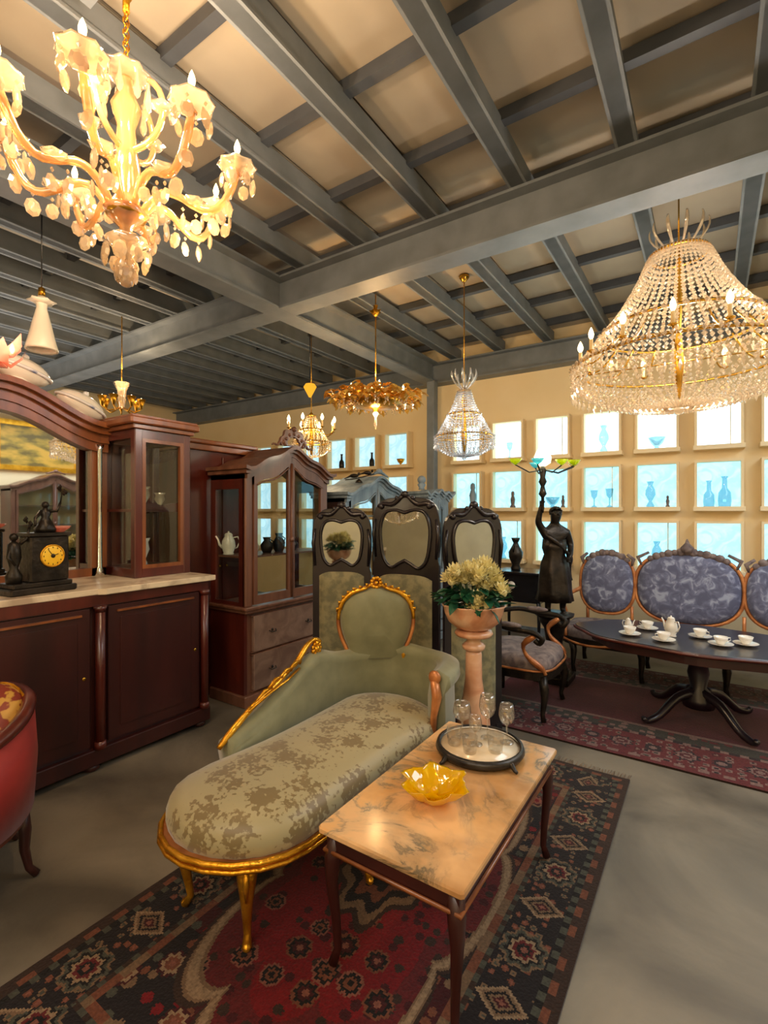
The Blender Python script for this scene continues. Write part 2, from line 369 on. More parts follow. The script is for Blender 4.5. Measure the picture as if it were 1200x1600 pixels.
# windows in raised reveals on the back wall
ROWS = [(2.17, 2.61), (1.555, 2.0), (.92, 1.385)]
wn = 0
ww = .36; wd = .14
def win_frame(h):
    mb = MB(); t = .022
    mb.box(-ww/2-t, -ww/2, -wd, 0, -t, h+t).box(ww/2, ww/2+t, -wd, 0, -t, h+t).box(-ww/2, ww/2, -wd, 0, h, h+t)
    return mb.mesh('window_frame', 'wall')
def win_sill(h): return MB().box(-ww/2-.035, ww/2+.035, -wd-.02, 0, -.045, -t_, b=.004).mesh('window_sill', 'wall')
t_ = .0
frames = {}
for r, (z0, z1) in enumerate(ROWS):
    h = z1-z0
    fm = win_frame(h); sm_ = MB().box(-ww/2-.035, ww/2+.035, -wd-.02, 0, -.045, 0, b=.004).mesh('window_sill', 'wall')
    panes = {k: MB().box(-ww/2, ww/2, -.03, -.012, 0, h).mesh('pane', k) for k in ('pane', 'pane_top', 'pane_left')}
    bars = MB().box(-.006, .006, -.038, -.03, 0, h).mesh('glazing_bar', 'porcelain')
    for k in range(-2, 14):
        x = .07-.54*k
        if abs(x+3.17) < .1: continue
        wn += 1
        f = struct(obj('window_%d' % wn, fm, None, None, (x, YB, z0)))
        pk = 'pane_left' if k > 6 else ('pane_top' if r == 0 else 'pane')
        obj('pane', panes[pk], None, f); obj('window_sill', sm_, None, f)
        if (k+r) % 3 == 0: obj('glazing_bar', bars, None, f, (.1, 0, 0))

# ------------------------------------------------------------------ rugs (colour per knot)
def hsh(i, j, k=0):
    n = (i*374761393 + j*668265263 + k*974711) & 0xffffffff; n = ((n ^ (n >> 13))*1274126177) & 0xffffffff
    return ((n ^ (n >> 16)) & 0xffff)/65535
C = {k: lin(v)[:3] for k, v in dict(navy='#1f181a', wine='#441014', red='#7c0e16', red2='#641a1c', rust='#7a4630', cream='#9c8062', tan='#7e6248', teal='#4c4c40', rose='#8c5444', brown='#38251c', dk='#15100f').items()}
def floret(u, v, r0, cols):
    """small round flower at origin in local metres; returns colour or None"""
    d = math.hypot(u, v)
    if d > r0: return None
    a = math.atan2(v, u); q = d/r0*(1+.14*cos(8*a))
    if q > 1: return None
    return cols[min(int(q*len(cols)), len(cols)-1)]
def scatter(a, b, cell, cols, dens, seed=0):
    i, j = math.floor(a/cell), math.floor(b/cell)
    for di in (0,):
        h = hsh(i, j, seed)
        if h < dens:
            ox = (hsh(i, j, seed+1)-.5)*cell*.35; oy = (hsh(i, j, seed+2)-.5)*cell*.35
            c = floret(a-(i+.5)*cell-ox, b-(j+.5)*cell-oy, cell*(.3+.16*hsh(i, j, seed+3)), cols[int(hsh(i, j, seed+4)*len(cols))])
            if c: return c
    return None
def rug_front(a, b, W, L):
    ea = W-abs(a); eb = L-abs(b); e = min(ea, eb); t = b if ea < eb else a
    if e < .022: return C['brown']
    if e < .05: return C['rust'] if int(t/.05) % 2 else C['brown']
    if e < .075: return C['teal'] if int((t+9)/.028) % 2 else C['dk']
    if e < .24:                               # main border
        m = e-.158; s = ((t+10.09) % .43)
        for cc, kind in ((.107, 0), (.322, 1)):
            u = s-cc
            if kind == 0:
                c = floret(u, m, .082, [C['rose'], C['dk'], C['red2'], C['cream'], C['dk'], C['teal'], C['tan']])
            else:
                q = abs(u)/.06+abs(m)/.085
                c = None
                if q < 1: c = [C['rose'], C['wine'], C['tan'], C['dk'], C['tan'], C['cream']][int(q*6)]
            if c: return c
        c = scatter(a, b, .03, [[C['rose'], C['rust']], [C['teal'], C['tan']]], .4)
        return c or C['navy']
    if e < .262: return C['teal'] if int((t+9)/.028) % 2 else C['brown']
    if e < .29: return C['rust'] if int((t+9)/.09) % 2 else C['tan']
    # field
    fa, fb = a/.44, b/.93
    ang = math.atan2(fb, fa); rr = (abs(fa)**2.4+abs(fb)**2.4)**(1/2.4)
    sc = 1-.13*abs(sin(ang*4.0))**.6*1.0
    sc = .84+.16*abs(cos(ang*4))**.55
    q = rr/sc
    if q < .955:
        # centre medallion
        md = math.hypot(a/.16, b/.3); md *= 1+.12*cos(8*math.atan2(b/.3, a/.16))
        if md < 1: return [C['rose'], C['dk'], C['navy'], C['rust'], C['navy'], C['tan']][int(md*6)]
        if md < 1.12: return C['brown']
        c = scatter(a, b, .115, [[C['rose'], C['wine'], C['dk'], C['rust']], [C['dk'], C['rust'], C['dk'], C['rose']]], .34, 5)
        if c: return c
        c = scatter(a+.03, b, .045, [[C['wine']], [C['brown']]], .35, 9)
        return c or (C['red'] if q < .6 else C['red2'] if q > .8 else C['red'])
    if q < 1.04: return C['cream'] if .975 < q < 1.025 else C['tan']
    if q < 1.07: return C['brown']
    c = scatter(a, b, .14, [[C['rose'], C['rust'], C['cream'], C['wine']], [C['red'], C['rose'], C['wine'], C['tan']], [C['cream'], C['teal'], C['red2']]], .75, 21)
    if c: return c
    c = scatter(a+.05, b+.02, .05, [[C['teal']], [C['rust']], [C['red']], [C['tan']]], .55, 33)
    return c or (C['navy'] if hsh(int(a*9+99), int(b*9+99)) > .4 else C['wine'])
def rug_back(a, b, W, L):
    ea = W-abs(a); eb = L-abs(b); e = min(ea, eb); t = b if ea < eb else a
    R2 = lin('#6a2026')[:3]; R1 = lin('#56161f')[:3]; P = lin('#8a6a62')[:3]; D = lin('#2a1a22')[:3]; G = lin('#3c3a34')[:3]
    if e < .03: return R2
    if e < .07: return R2 if int((t+9)/.06) % 2 else P
    if e < .36:
        m = e-.21; s = (t+9) % .36-.18
        c = floret(s, m, .085, [P, R1, P, D, R2]) or floret(((t+9.18) % .36)-.18, m, .05, [P, D])
        if c: return c
        c = scatter(a, b, .06, [[P, R1], [D, P], [G, P]], .7, 3)
        return c or R2
    if e < .40: return P if int((t+9)/.05) % 2 else D
    if e < .52:
        c = scatter(a, b, .06, [[P], [R2]], .5, 8)
        return c or G
    if e < .55: return P
    c = None
    i = math.floor(a/.42)
    u = a-(i+.5)*.42; v = b+.52
    c = floret(u, v*1.7, .12, [P, lin('#a08a80')[:3], P, D]) if e > .6 else None
    if c: return c
    return lin('#5c1424')[:3] if hsh(int(a*7+50), int(b*5+50)) > .3 else lin('#641a28')[:3]
def rug(name, cx, cy, W, L, step, fn, label, m='dye', thick=.012):
    nx = int(2*W/step); ny = int(2*L/step); v = []; cols = []
    for j in range(ny+1):
        for i in range(nx+1):
            a = -W+2*W*i/nx; b = -L+2*L*j/ny
            v.append((a, b, thick+.0012*sin(a*9+b*5)))
    f = []; st = nx+1
    for j in range(ny):
        for i in range(nx):
            k = j*st+i; f.append((k, k+1, k+1+st, k+st))
            cols.append((*fn(-W+2*W*(i+.5)/nx, -L+2*L*(j+.5)/ny, W, L), 1))
    base = len(v)
    rim = list(range(nx+1)) + [k*st+nx for k in range(1, ny+1)] + [ny*st+i for i in range(nx-1, -1, -1)] + [k*st for k in range(ny-1, 0, -1)]
    v += [(v[i][0], v[i][1], 0.001) for i in rim]; n = len(rim)
    for q in range(n):
        f.append((rim[q], base+q, base+(q+1) % n, rim[(q+1) % n])); cols.append((*C['brown'], 1))
    me = bpy.data.meshes.new(name); me.from_pydata(v, [], f)
    at = me.color_attributes.new('dye', 'FLOAT_COLOR', 'CORNER')
    buf = []
    for p, c in zip(me.polygons, cols): buf += list(c)*p.loop_total
    at.data.foreach_set('color', buf)
    me.materials.append(M[m])
    o = bpy.data.objects.new(name, me); COL.objects.link(o); o.location = (cx, cy, 0)
    tag(o, label, 'rug')
    return o
r1 = rug('rug', -1.11, 1.74, .74, 1.28, .0062, rug_front, 'oriental rug with red medallion and rosette border under the chaise longue')
fr = MB()
for k in range(150):
    x = -.73+1.46*k/149; 
    for sgn in (1,):
        l = .055+.02*random.random(); dx = random.uniform(-.012, .012)
        fr.tube([(x, sgn*1.275, .008), (x+dx*.5, sgn*(1.28+l*.5), .006), (x+dx, sgn*(1.28+l), .003)], .0022, 3)
stuff(obj('fringe', fr, 'fringe', r1))
r2 = rug('rug', -.3, 4.25, 1.75, .95, .011, rug_back, 'wine red rug with shell flowers beneath the oval tea table')

# ------------------------------------------------------------------ crystal helpers
def drop_mesh(w_, h, m='crystal', nm='crystal_drop'):
    """flat faceted almond with a bead above; hangs down from origin"""
    mb = MB(); o = []
    for k in range(8):
        a = 2*PI*k/8; o.append((w_*sin(a), -h*.5*cos(a)))
    zc = -.02-h*.55; v = [(x, 0, zc+z) for x, z in o]+[(x*.6, .3*w_, zc+z*.6) for x, z in o]+[(x*.6, -.3*w_, zc+z*.6) for x, z in o]
    f = []
    for k in range(8):
        l = (k+1) % 8; f += [(k, l, 8+l, 8+k), (l, k, 16+k, 16+l)]
    f += [tuple(range(8, 16)), tuple(range(23, 15, -1))]
    mb.add(v, f); mb.octa((0, 0, -.010), .007, .009)
    return mb.mesh(nm, m)
def spear_mesh(w_, h, m='crystal', nm='crystal_drop'):
    mb = MB(); mb.lathe([(.0015, 0), (w_*.35, -h*.25), (w_, -h*.72), (w_*.7, -h*.9), (.001, -h)], 6, smooth=False)
    return mb.mesh(nm, m)
def strand_mesh(P, bead, m, nm='crystal_strand', drop=None, step=None):
    mb = MB(); P = [Vector(p) for p in P]
    L = sum((P[i+1]-P[i]).length for i in range(len(P)-1)); n = max(2, int(L/(step or bead*2.3)))
    # sample evenly
    for k in range(n+1):
        d = L*k/n
        for i in range(len(P)-1):
            l = (P[i+1]-P[i]).length
            if d <= l or i == len(P)-2: q = P[i].lerp(P[i+1], min(1, d/l if l else 0)); break
            d -= l
        s_ = random.uniform(.75, 1.2)
        mb.octa(q, bead*s_, bead*1.1*s_)
    if drop: mb.octa(P[-1]+Vector((0, 0, -drop)), drop*.45, drop, drop*.3)
    return mb.mesh(nm, m)
BULB = MB().lathe([(.004, 0), (.010, .012), (.012, .024), (.008, .040), (.001, .056)], 8).mesh('bulb', 'bulb')
BULB_S = MB().lathe([(.004, 0), (.010, .012), (.012, .024), (.008, .040), (.001, .056)], 6).mesh('bulb', 'bulb_small')

# --- the big arm chandelier, upper left
def arm_chandelier():
    X, Y = -1.75, .95
    t = thing('crystal_chandelier', 'large amber crystal arm chandelier with hanging drops, nearest to the camera', 'chandelier', (X, Y, 0))
    obj('canopy', MB().lathe([(.075, 3.50), (.072, 3.46), (.05, 3.43), (.03, 3.38), (.012, 3.34), (.012, 3.30)], 16), 'gold', t)
    ch = MB()
    for k in range(9): ch.tube([(.012*cos(a)*(k % 2) , .012*cos(a)*((k+1) % 2), 3.31-.022*k+.016*sin(a)) for a in arc(7, 0, 2*PI*6/7)], .003, 4, close=True)
    obj('chain', ch, 'gold', t)
    obj('ceiling_rod', MB().box(-.30, .12, -.02, .02, 3.50, 3.52), 'steel', t)
    obj('stem', MB().lathe([(.008, 3.14), (.02, 3.12), (.045, 3.09), (.02, 3.06), (.03, 3.0), (.05, 2.95), (.028, 2.88), (.036, 2.80), (.048, 2.72), (.03, 2.64), (.055, 2.60), (.075, 2.575), (.05, 2.55), (.02, 2.52), (.016, 2.46)], 14,
        wob=lambda a, z: .05*cos(7*a)), 'crystal_arm', t)
    obj('hub', MB().lathe([(.02, 2.60), (.062, 2.588), (.066, 2.562), (.03, 2.55)], 16), 'brass', t)
    # lower bowl and finial
    obj('bottom_bowl', MB().lathe([(.012, 2.50), (.05, 2.49), (.075, 2.47), (.04, 2.45), (.028, 2.41), (.04, 2.38), (.02, 2.35)], 14, wob=lambda a, z: .07*cos(8*a)), 'crystal', t)
    obj('finial', MB().ball((0, 0, 2.335), .026, 8, 6), 'crystal', t)
    D = drop_mesh(.025, .066); Dl = drop_mesh(.021, .058); SP = spear_mesh(.013, .11)
    for k in range(8):
        a = 2*PI*k/8; obj('crystal_drop', D, None, t, (.072*cos(a), .072*sin(a), 2.468), a+PI/2)
        obj('crystal_drop', Dl, None, t, (.03*cos(a+.3), .03*sin(a+.3), 2.405), a+PI/2)
    pan = MB().lathe([(.006, -.008), (.034, -.006), (.064, .014), (.070, .020), (.062, .017), (.034, .0), (.012, .004)], 16, wob=lambda a, z: .06*cos(8*a)).mesh('drip_pan', 'crystal')
    pan2 = MB().lathe([(.006, -.008), (.022, -.004), (.04, .014), (.036, .013), (.012, .004)], 12, wob=lambda a, z: .08*cos(6*a)).mesh('drip_pan', 'crystal')
    sl = MB().lathe([(.011, 0), (.014, .004), (.012, .012), (.012, .06), (.007, .064)], 10).mesh('candle_sleeve', 'candle')
    am = MB()
    R = .385
    P = []
    for s in lin_(15, 0, 1):
        r = .05+(R-.05)*s; z = 2.575+.11*sin(s*PI*1.0)*(1-s)*1.9 - .10*sin(s*PI)*s*1.3 + .19*s**3
        P.append((r, 0, z))
    zc = P[-1][2]+.012
    am.tube(P, [.013*(1+.12*(i % 2)) for i in range(15)], 8)
    am.lathe([(.004, 0), (.018, .006), (.008, .02)], 8, T(P[-1][0], 0, P[-1][2]-.005))
    ame = am.mesh('arm', 'crystal_arm')
    lit = (1, 5, 6, 2)
    for k in range(8):
        a = 2*PI*k/8
        A = obj('arm', ame, None, t, (0, 0, 0), a)
        obj('drip_pan', pan, None, A, (R, 0, zc))
        cs = obj('candle_sleeve', sl, None, A, (R, 0, zc+.004))
        obj('bulb', BULB, None, A, (R, 0, zc+.066))
        obj('drip_pan', pan2, None, A, (R*.6, 0, P[8][2]+.008))
        for q in range(6):
            b = 2*PI*q/6+.2
            obj('crystal_drop', D if q % 2 == 0 else Dl, None, A, (R+.056*cos(b), .056*sin(b), zc+.008), b+PI/2+.2)
        obj('crystal_drop', D, None, A, (R*.78, 0, P[11][2]-.014), .6)
        obj('crystal_drop', D, None, A, (R*.5, 0, P[7][2]-.014), 1.9)
        obj('crystal_drop', D, None, A, (R*.92, 0, P[13][2]-.012), 1.1); obj('crystal_drop', Dl, None, A, (R*.62, 0, P[9][2]-.012), .2)
        obj('crystal_drop', Dl, None, A, (R*.3, 0, P[4][2]-.012), .9)
    # upright scrolls between arms with spears
    sc = MB().tube([(.03+.12*sin(s)*1.0, 0, 2.90+.13*(1-cos(s))-.10) for s in arc(12, -.2, 2.6)], [.011]*12, 8).mesh('scroll', 'crystal_arm')
    for k in range(4):
        a = 2*PI*k/4+.39
        A = obj('scroll', sc, None, t, (0, 0, 0), a)
        e = .03+.12*sin(2.6); obj('crystal_drop', SP, None, A, (e, 0, 2.90+.13*(1-cos(2.6))-.11))
        obj('drip_pan', pan2, None, A, (.03+.12*sin(1.6), 0, 2.92))
    cr = MB().lathe([(.02, 3.06), (.04, 3.05), (.075, 3.075), (.08, 3.08), (.05, 3.07), (.03, 3.07)], 18, wob=lambda a, z: .07*cos(9*a))
    obj('top_crown', cr, 'crystal', t)
    for k in range(8):
        a = 2*PI*k/8; obj('crystal_drop', SP, None, t, (.072*cos(a), .072*sin(a), 3.065))
    for k in range(0, 8, 2): lamp('chandelier_light', (X+.385*cos(PI*k/4), Y+.385*sin(PI*k/4), 3.0), 13, (1, .74, .50), .05)
    lamp('chandelier_light', (X+.12, Y-.2, 2.86), 14, (1, .62, .28), .03)
    lamp('chandelier_light', (X+.1, Y+.25, 2.50), 12, (1, .62, .28), .03)
arm_chandelier()

# --- basket chandeliers
def basket(name, label, X, Y, zt, z1, z2, zb, R0, R1, R2, nst, ncan, zcan, Rcan, power, col, mcr='crystal_pale', ring='brass', bead=.008, ztop=3.5, bulbm=None, plume=0, drops=True, lite=(1, .7, .4)):
    t = thing(name, label, 'chandelier', (X, Y, 0))
    mb = MB().tube([(0, 0, ztop), (0, 0, zt)], .005, 6)
    obj('suspension_rod', mb, ring, t)
    obj('canopy', MB().lathe([(.05, ztop), (.045, ztop-.02), (.02, ztop-.05), (.006, ztop-.06)], 12), ring, t)
    obj('stem', MB().lathe([(.008, zt), (.022, zt-.02), (.012, zt-.06), (.028, (zt+z1)/2), (.014, z1), (.03, z2), (.01, zb+.02)], 10), ring, t)
    for R, z in ((R0, zt-.04), (R1, z1), (R2, z2)):
        if R > .03: obj('ring', MB().tube([(R*cos(a), R*sin(a), z) for a in arc(25, 0, 2*PI)[:-1]], .009 if R > .1 else .006, 6, close=True).tube([(-R, 0, z), (R, 0, z)], .004, 4).tube([(0, -R, z), (0, R, z)], .004, 4), ring, t)
    # draped strands: crown -> ring1 -> ring2 -> bottom
    s1 = strand_mesh([(R0+(R1-R0)*s, 0, zt-.04+(z1-zt+.04)*s-.10*sin(PI*s)*(zt-z1)) for s in lin_(8, 0, 1)], bead, mcr)
    s2 = strand_mesh([(R1+(R2-R1)*s, 0, z1+(z2-z1)*s) for s in lin_(4, 0, 1)], bead, mcr)
    s3 = strand_mesh([(R2*cos(s*PI/2)**.8+.02, 0, z2+(zb-z2)*sin(s*PI/2)) for s in lin_(9, 0, .97)], bead, mcr)
    fr_ = strand_mesh([(R2+.012, 0, z2), (R2+.012, 0, z2-.10*R2/.5-.02)], bead, mcr, 'crystal_drop', drop=bead*2.6)
    fr2 = strand_mesh([(R1+.01, 0, z1), (R1+.01, 0, z1-.08)], bead, mcr, 'crystal_drop', drop=bead*2.2)
    for k in range(nst):
        a = 2*PI*k/nst
        obj('crystal_strand', s1, None, t, rz=a); obj('crystal_strand', s3, None, t, rz=a)
        if abs(R1-R2) > .02: obj('crystal_strand', s2, None, t, rz=a+.03)
        if drops: obj('crystal_drop', fr_, None, t, rz=a+PI/nst)
        if k % 2: obj('crystal_drop', fr2, None, t, rz=a)
    obj('finial', MB().ball((0, 0, zb-.015), bead*2.4, 8, 6), mcr, t)
    if ncan:
        arm = MB().tube([(R1*.8+(Rcan-R1*.8)*s, 0, z1-.01+(zcan-z1)*s-.05*sin(PI*s)) for s in lin_(7, 0, 1)], .006, 5).lathe([(.004, -.01), (.026, .002), (.024, .005), (.008, .002)], 10, T(Rcan, 0, zcan)).mesh('arm', ring)
        sl = MB().lathe([(.011, 0), (.011, .07), (.006, .073)], 8).mesh('candle_sleeve', 'candle')
        for k in range(ncan):
            a = 2*PI*(k+.5)/ncan; A = obj('arm', arm, None, t, rz=a)
            obj('candle_sleeve', sl, None, A, (Rcan, 0, zcan)); obj('bulb', BULB_S, None, A, (Rcan, 0, zcan+.072), sc=(1.5, 1.5, 1.3))
    if plume:
        pl = MB().tube([(R0*.4+plume*sin(s)*.8, 0, zt-.02+plume*s*.75) for s in lin_(8, 0, 1.9)], [.007, .008, .009, .011, .012, .012, .010, .006], 5, flat=.5).mesh('plume', mcr)
        for k in range(10): obj('plume', pl, None, t, rz=2*PI*k/10)
    if power: lamp('chandelier_light', (X, Y, (z1+z2)/2), power, lite, .10)
    return t
basket('crystal_chandelier', 'very large many-candled crystal basket chandelier glittering at the right', -.16, 3.5, 3.12, 2.62, 2.42, 2.14, .16, .44, .60, 56, 14, 2.47, .56, 44, None, mcr='crystal', bead=.013, ztop=3.69, plume=.12, lite=(1, .90, .78))
basket('crystal_chandelier', 'small clear crystal basket chandelier hanging just right of the steel column', -1.90, 4.19, 2.66, 2.40, 2.20, 2.02, .06, .15, .26, 36, 0, 2.34, .2, 8, None, bead=.010, ztop=3.69, plume=.12, lite=(1, .9, .8))
basket('crystal_chandelier', 'lit crystal chandelier above the carved crest of the glazed armoire', -3.73, 4.12, 2.62, 2.42, 2.28, 2.12, .05, .12, .2, 18, 8, 2.42, .27, 16, None, mcr='crystal', bead=.009, ztop=3.69, lite=(1, .8, .5))
# gold leaf ceiling fitting on a long rod
def gold_leaf_chandelier():
    X, Y = -2.56, 3.70
    t = thing('gilt_chandelier', 'flat gilt leaf chandelier on a long rod in the middle', 'chandelier', (X, Y, 0))
    obj('suspension_rod', MB().tube([(0, 0, 3.5), (0, 0, 2.56)], .006, 6), 'brass', t)
    obj('rod_star', MB().lathe([(.01, 3.30), (.05, 3.35), (.012, 3.36), (.02, 3.40)], 10, wob=lambda a, z: .25*cos(5*a)), 'gold', t)
    obj('crown', MB().lathe([(.01, 2.60), (.19, 2.60), (.22, 2.58), (.21, 2.55), (.26, 2.53), (.24, 2.49), (.12, 2.45), (.03, 2.45), (.018, 2.42)], 20, wob=lambda a, z: .06*cos(10*a)), 'gold', t)
    lf = MB()
    for s in (-1, 1):
        lf.add([(0, 0, 0), (.03, .016*s, .012), (.065, .012*s, .006), (.085, 0, -.006), (.045, 0, .014)], [(0, 1, 4), (1, 2, 4), (2, 3, 4)] if s > 0 else [(1, 0, 4), (2, 1, 4), (3, 2, 4)])
    lfm = lf.mesh('leaf', 'goldleaf'); cr = MB().octa((0, 0, -.02), .014, .02).octa((0, 0, -.05), .009, .016).mesh('crystal_drop', 'crystal')
    for k in range(20):
        a = 2*PI*k/20
        arm = obj('arm', MB().tube([(.16, 0, 2.53), (.25, 0, 2.515), (.36, 0, 2.53)], .006, 5), 'gold', t, rz=a)
        for q in range(12):
            obj('leaf', lfm, None, arm, (.20+.018*q, random.uniform(-.045, .045), 2.52+random.uniform(-.05, .07)), random.uniform(-1.3, 1.3), sc=(1.2, 1.9, 2.4))
        for q in range(3): obj('crystal_drop', cr, None, arm, (.2+.07*q, random.uniform(-.02, .02), 2.51))
    for k in range(6):
        a = 2*PI*k/6+.2; s = obj('lamp_socket', MB().lathe([(.014, 0), (.016, .03), (.009, .034)], 8), 'brass', t, (.27*cos(a), .27*sin(a), 2.56)); obj('bulb', BULB_S, None, s, (0, 0, .03))
    obj('finial', MB().lathe([(.02, 2.42), (.03, 2.40), (.008, 2.37), (.014, 2.30), (.002, 2.26)], 8), 'crystal', t)
    lamp('chandelier_light', (X, Y, 2.74), 24, (1, .65, .3), .06)
    lamp('chandelier_light', (X, Y, 2.40), 6, (1, .65, .3), .04)
gold_leaf_chandelier()
# small gilt chandelier behind sideboard, with trumpet cups
t = thing('gilt_chandelier', 'small gilt chandelier of trumpet cups seen above the sideboard cornice', 'chandelier', (-5.0, 2.67, .06))
obj('suspension_rod', MB().tube([(0, 0, 3.69), (0, 0, 2.6)], .006, 6), 'brass', t)
obj('centre_cup', MB().lathe([(.02, 2.5), (.035, 2.58), (.04, 2.68), (.075, 2.76), (.07, 2.76), (.03, 2.68)], 12, wob=lambda a, z: .08*cos(6*a)), 'crystal', t)
cup = MB().tube([(.03, 0, 2.5), (.12, 0, 2.46), (.18, 0, 2.50)], .008, 5).lathe([(.01, 2.50), (.022, 2.54), (.045, 2.60), (.04, 2.60), (.015, 2.55)], 10, T(.18, 0, 0)).mesh('arm', 'gold')
for k in range(7): A = obj('arm', cup, None, t, rz=2*PI*k/7); obj('bulb', BULB_S, None, A, (.18, 0, 2.56))
lamp('chandelier_light', (-5.0, 2.67, 2.95), 20, (1, .7, .4), .05)
# white bell pendants (fluted frosted shade with a ruffled collar)
t = thing('pendant_lamp', 'tapering frosted white glass pendant lamp hanging over the sideboard', 'lamp', (-3.41, 1.33, 0))
obj('cord', MB().tube([(0, 0, 3.69), (0, 0, 2.84)], .004, 5), 'black', t)
obj('socket', MB().lathe([(.005, 2.88), (.018, 2.87), (.02, 2.82)], 10), 'brass', t)
obj('lamp_shade', MB().lathe([(.02, 2.82), (.034, 2.80), (.028, 2.75), (.05, 2.66), (.07, 2.57), (.088, 2.50), (.084, 2.488), (.07, 2.50), (.03, 2.70)], 18, wob=lambda a, z: .02*cos(9*a)), 'frosted', t)
obj('collar', MB().lathe([(.032, 2.775), (.07, 2.79), (.066, 2.797), (.03, 2.785)], 18, wob=lambda a, z: .16*cos(6*a)), 'frosted', t)
# pink blown glass chandelier at the left edge
t = thing('pink_glass_chandelier', 'lit pink blown glass petal chandelier at the left edge', 'chandelier', (-3.10, .98, 0))
obj('cord', MB().tube([(0, 0, 3.69), (0, 0, 2.45)], .004, 5), 'brass', t)
obj('stem', MB().lathe([(.01, 2.5), (.03, 2.45), (.02, 2.38), (.05, 2.31), (.02, 2.24), (.01, 2.2)], 12), 'pinkglass', t)
pt = MB().add([(.02, -.02, 0), (.02, .02, 0), (.08, -.045, -.03), (.08, .045, -.03), (.13, -.035, .02), (.13, .035, .02), (.15, 0, .08)], [(0, 1, 3, 2), (2, 3, 5, 4), (4, 5, 6)], True).mesh('petal', 'pinkglass')
for k in range(10): obj('petal', pt, None, t, (0, 0, 2.30+.05*(k % 2)), 2*PI*k/10)
for k in range(3): obj('bulb', BULB_S, None, t, (.09*cos(2.1*k+.9), .09*sin(2.1*k+.9), 2.33))
lamp('chandelier_light', (-3.02, .98, 2.42), 4, (1, .6, .4), .05)
# amber cone pendant
t = thing('amber_pendant_lamp', 'tiny amber cone pendant lamp above the glazed armoire', 'lamp', (-3.54, 3.89, 0))
obj('cord', MB().tube([(0, 0, 3.69), (0, 0, 2.86)], .005, 5), 'black', t)
obj('lamp_shade', MB().lathe([(.05, 2.86), (.07, 2.83), (.055, 2.80), (.012, 2.72)], 10), emat('amber_lit_shade', '#ffb030', 1.0), t)

# ------------------------------------------------------------------ sideboard with mirror and vitrines (faces +x)
def lb(mb, *a, **k): return mb.box(*a, **k)
SBX, SY0, SY1 = -2.95, .2, 2.19
t = thing('sideboard', 'large mahogany mirror sideboard with marble top and glazed end towers', 'sideboard', (0, 0, 0))
b = MB()
b.box(-3.62, SBX-.03, SY0, SY1, .10, 1.02).box(-3.60, SBX-.06, SY0+.03, SY1-.03, .02, .10)
obj('carcass', b, 'mahog_dark', t)
obj('plinth', MB().box(-3.62, SBX+.01, SY0-.01, SY1+.01, .04, .13, b=.008), 'mahog_dark', t)
for x in (-3.56, SBX-.04):
    for y in (SY0+.05, 1.42, SY1-.05): obj('foot', MB().lathe([(.03, 0), (.045, .015), (.035, .04)], 10, T(x, y, 0)), 'mahog_dark', t)
mm = MB().box(-3.64, SBX+.03, SY0-.03, 1.40, 1.02, 1.053, b=.006)
obj('marble_top', MB().prism([(-3.64, SY0-.03), (SBX-.0, SY0-.03), (SBX-.0, 1.44), (SBX+.035, 1.47), (SBX+.035, SY1+.03), (-3.64, SY1+.03)], 1.02, 1.055, .004), 'marble_cream', t)
obj('frieze', MB().box(SBX-.035, SBX-.005, SY0, SY1, .955, 1.02), 'mahog', t)
# doors and pilasters
for y0, y1 in ((.25, .80), (.83, 1.40), (1.50, 2.12)):
    d = obj('door', MB().box(SBX-.032, SBX-.008, y0, y1, .15, .945, b=.004), 'mahog_dark', t)
    obj('door_panel', MB().box(SBX-.010, SBX-.002, y0+.07, y1-.07, .22, .87, b=.003), 'mahog_dark', d)
    obj('bead_moulding', MB().box(SBX-.008, SBX+.004, y0+.05, y1-.05, .905, .917), 'walnut', d)
    obj('keyhole_plate', MB().lathe([(.012, 0), (.01, .003)], 8, T(SBX-.008, y1-.035, .55, ry=PI/2)), 'brass', d)
for y in (1.45, 2.155):
    obj('pilaster', MB().tube([(SBX+.0, y, .15), (SBX+.0, y, .94)], .026, 10).lathe([(.036, .13), (.03, .17)], 10, T(SBX, y, 0)).lathe([(.028, .92), (.038, .955)], 10, T(SBX, y, 0)), 'mahog', t)
# centre mirror backing
obj('mirror_back', MB().box(-3.66, -3.61, .62, 1.78, 1.055, 2.10), 'mahog_dark', t)
def arch(y, z0=1.98, A=.20, c=1.15, w_=.62):
    u = min(1, abs(y-c)/w_); return z0+A*(.5+.5*cos(PI*u))
ys = lin_(19, .56, 1.80)
YM = Matrix.Rotation(PI/2, 4, 'Z')   # local x->world y, local y-> -x
obj('mirror', MB().band(lin_(19, .64, 1.72), lambda y: 1.10, lambda y: arch(y)-.03, 3.600, 3.608, YM), 'silver_mirror', t)
obj('mirror_frame', MB().band(lin_(19, .56, 1.80), lambda y: arch(y)-.06, lambda y: arch(y)+.06, 3.55, 3.62, YM).box(-3.61, -3.57, 1.70, 1.80, 1.055, 1.98).box(-3.61, -3.57, .56, .66, 1.055, 1.98).box(-3.61, -3.57, .6, 1.8, 1.055, 1.11), 'walnut', t)
obj('cornice', MB().band(ys, lambda y: arch(y)+.06, lambda y: arch(y)+.10, 3.50, 3.65, YM).band(ys, lambda y: arch(y)+.10, lambda y: arch(y)+.135, 3.46, 3.65, YM).band(ys, lambda y: arch(y)+.0, lambda y: arch(y)+.06, 3.535, 3.65, YM), 'walnut', t, label='arched walnut cornice')
for y in (1.74,): obj('mirror_column', MB().lathe([(.03, 1.055), (.026, 1.09), (.016, 1.12), (.013, 1.5), (.016, 1.93), (.028, 1.97)], 10, T(-3.545, y, 0)), 'silver_mirror', t, label='slim bright glass-like column beside the mirror')
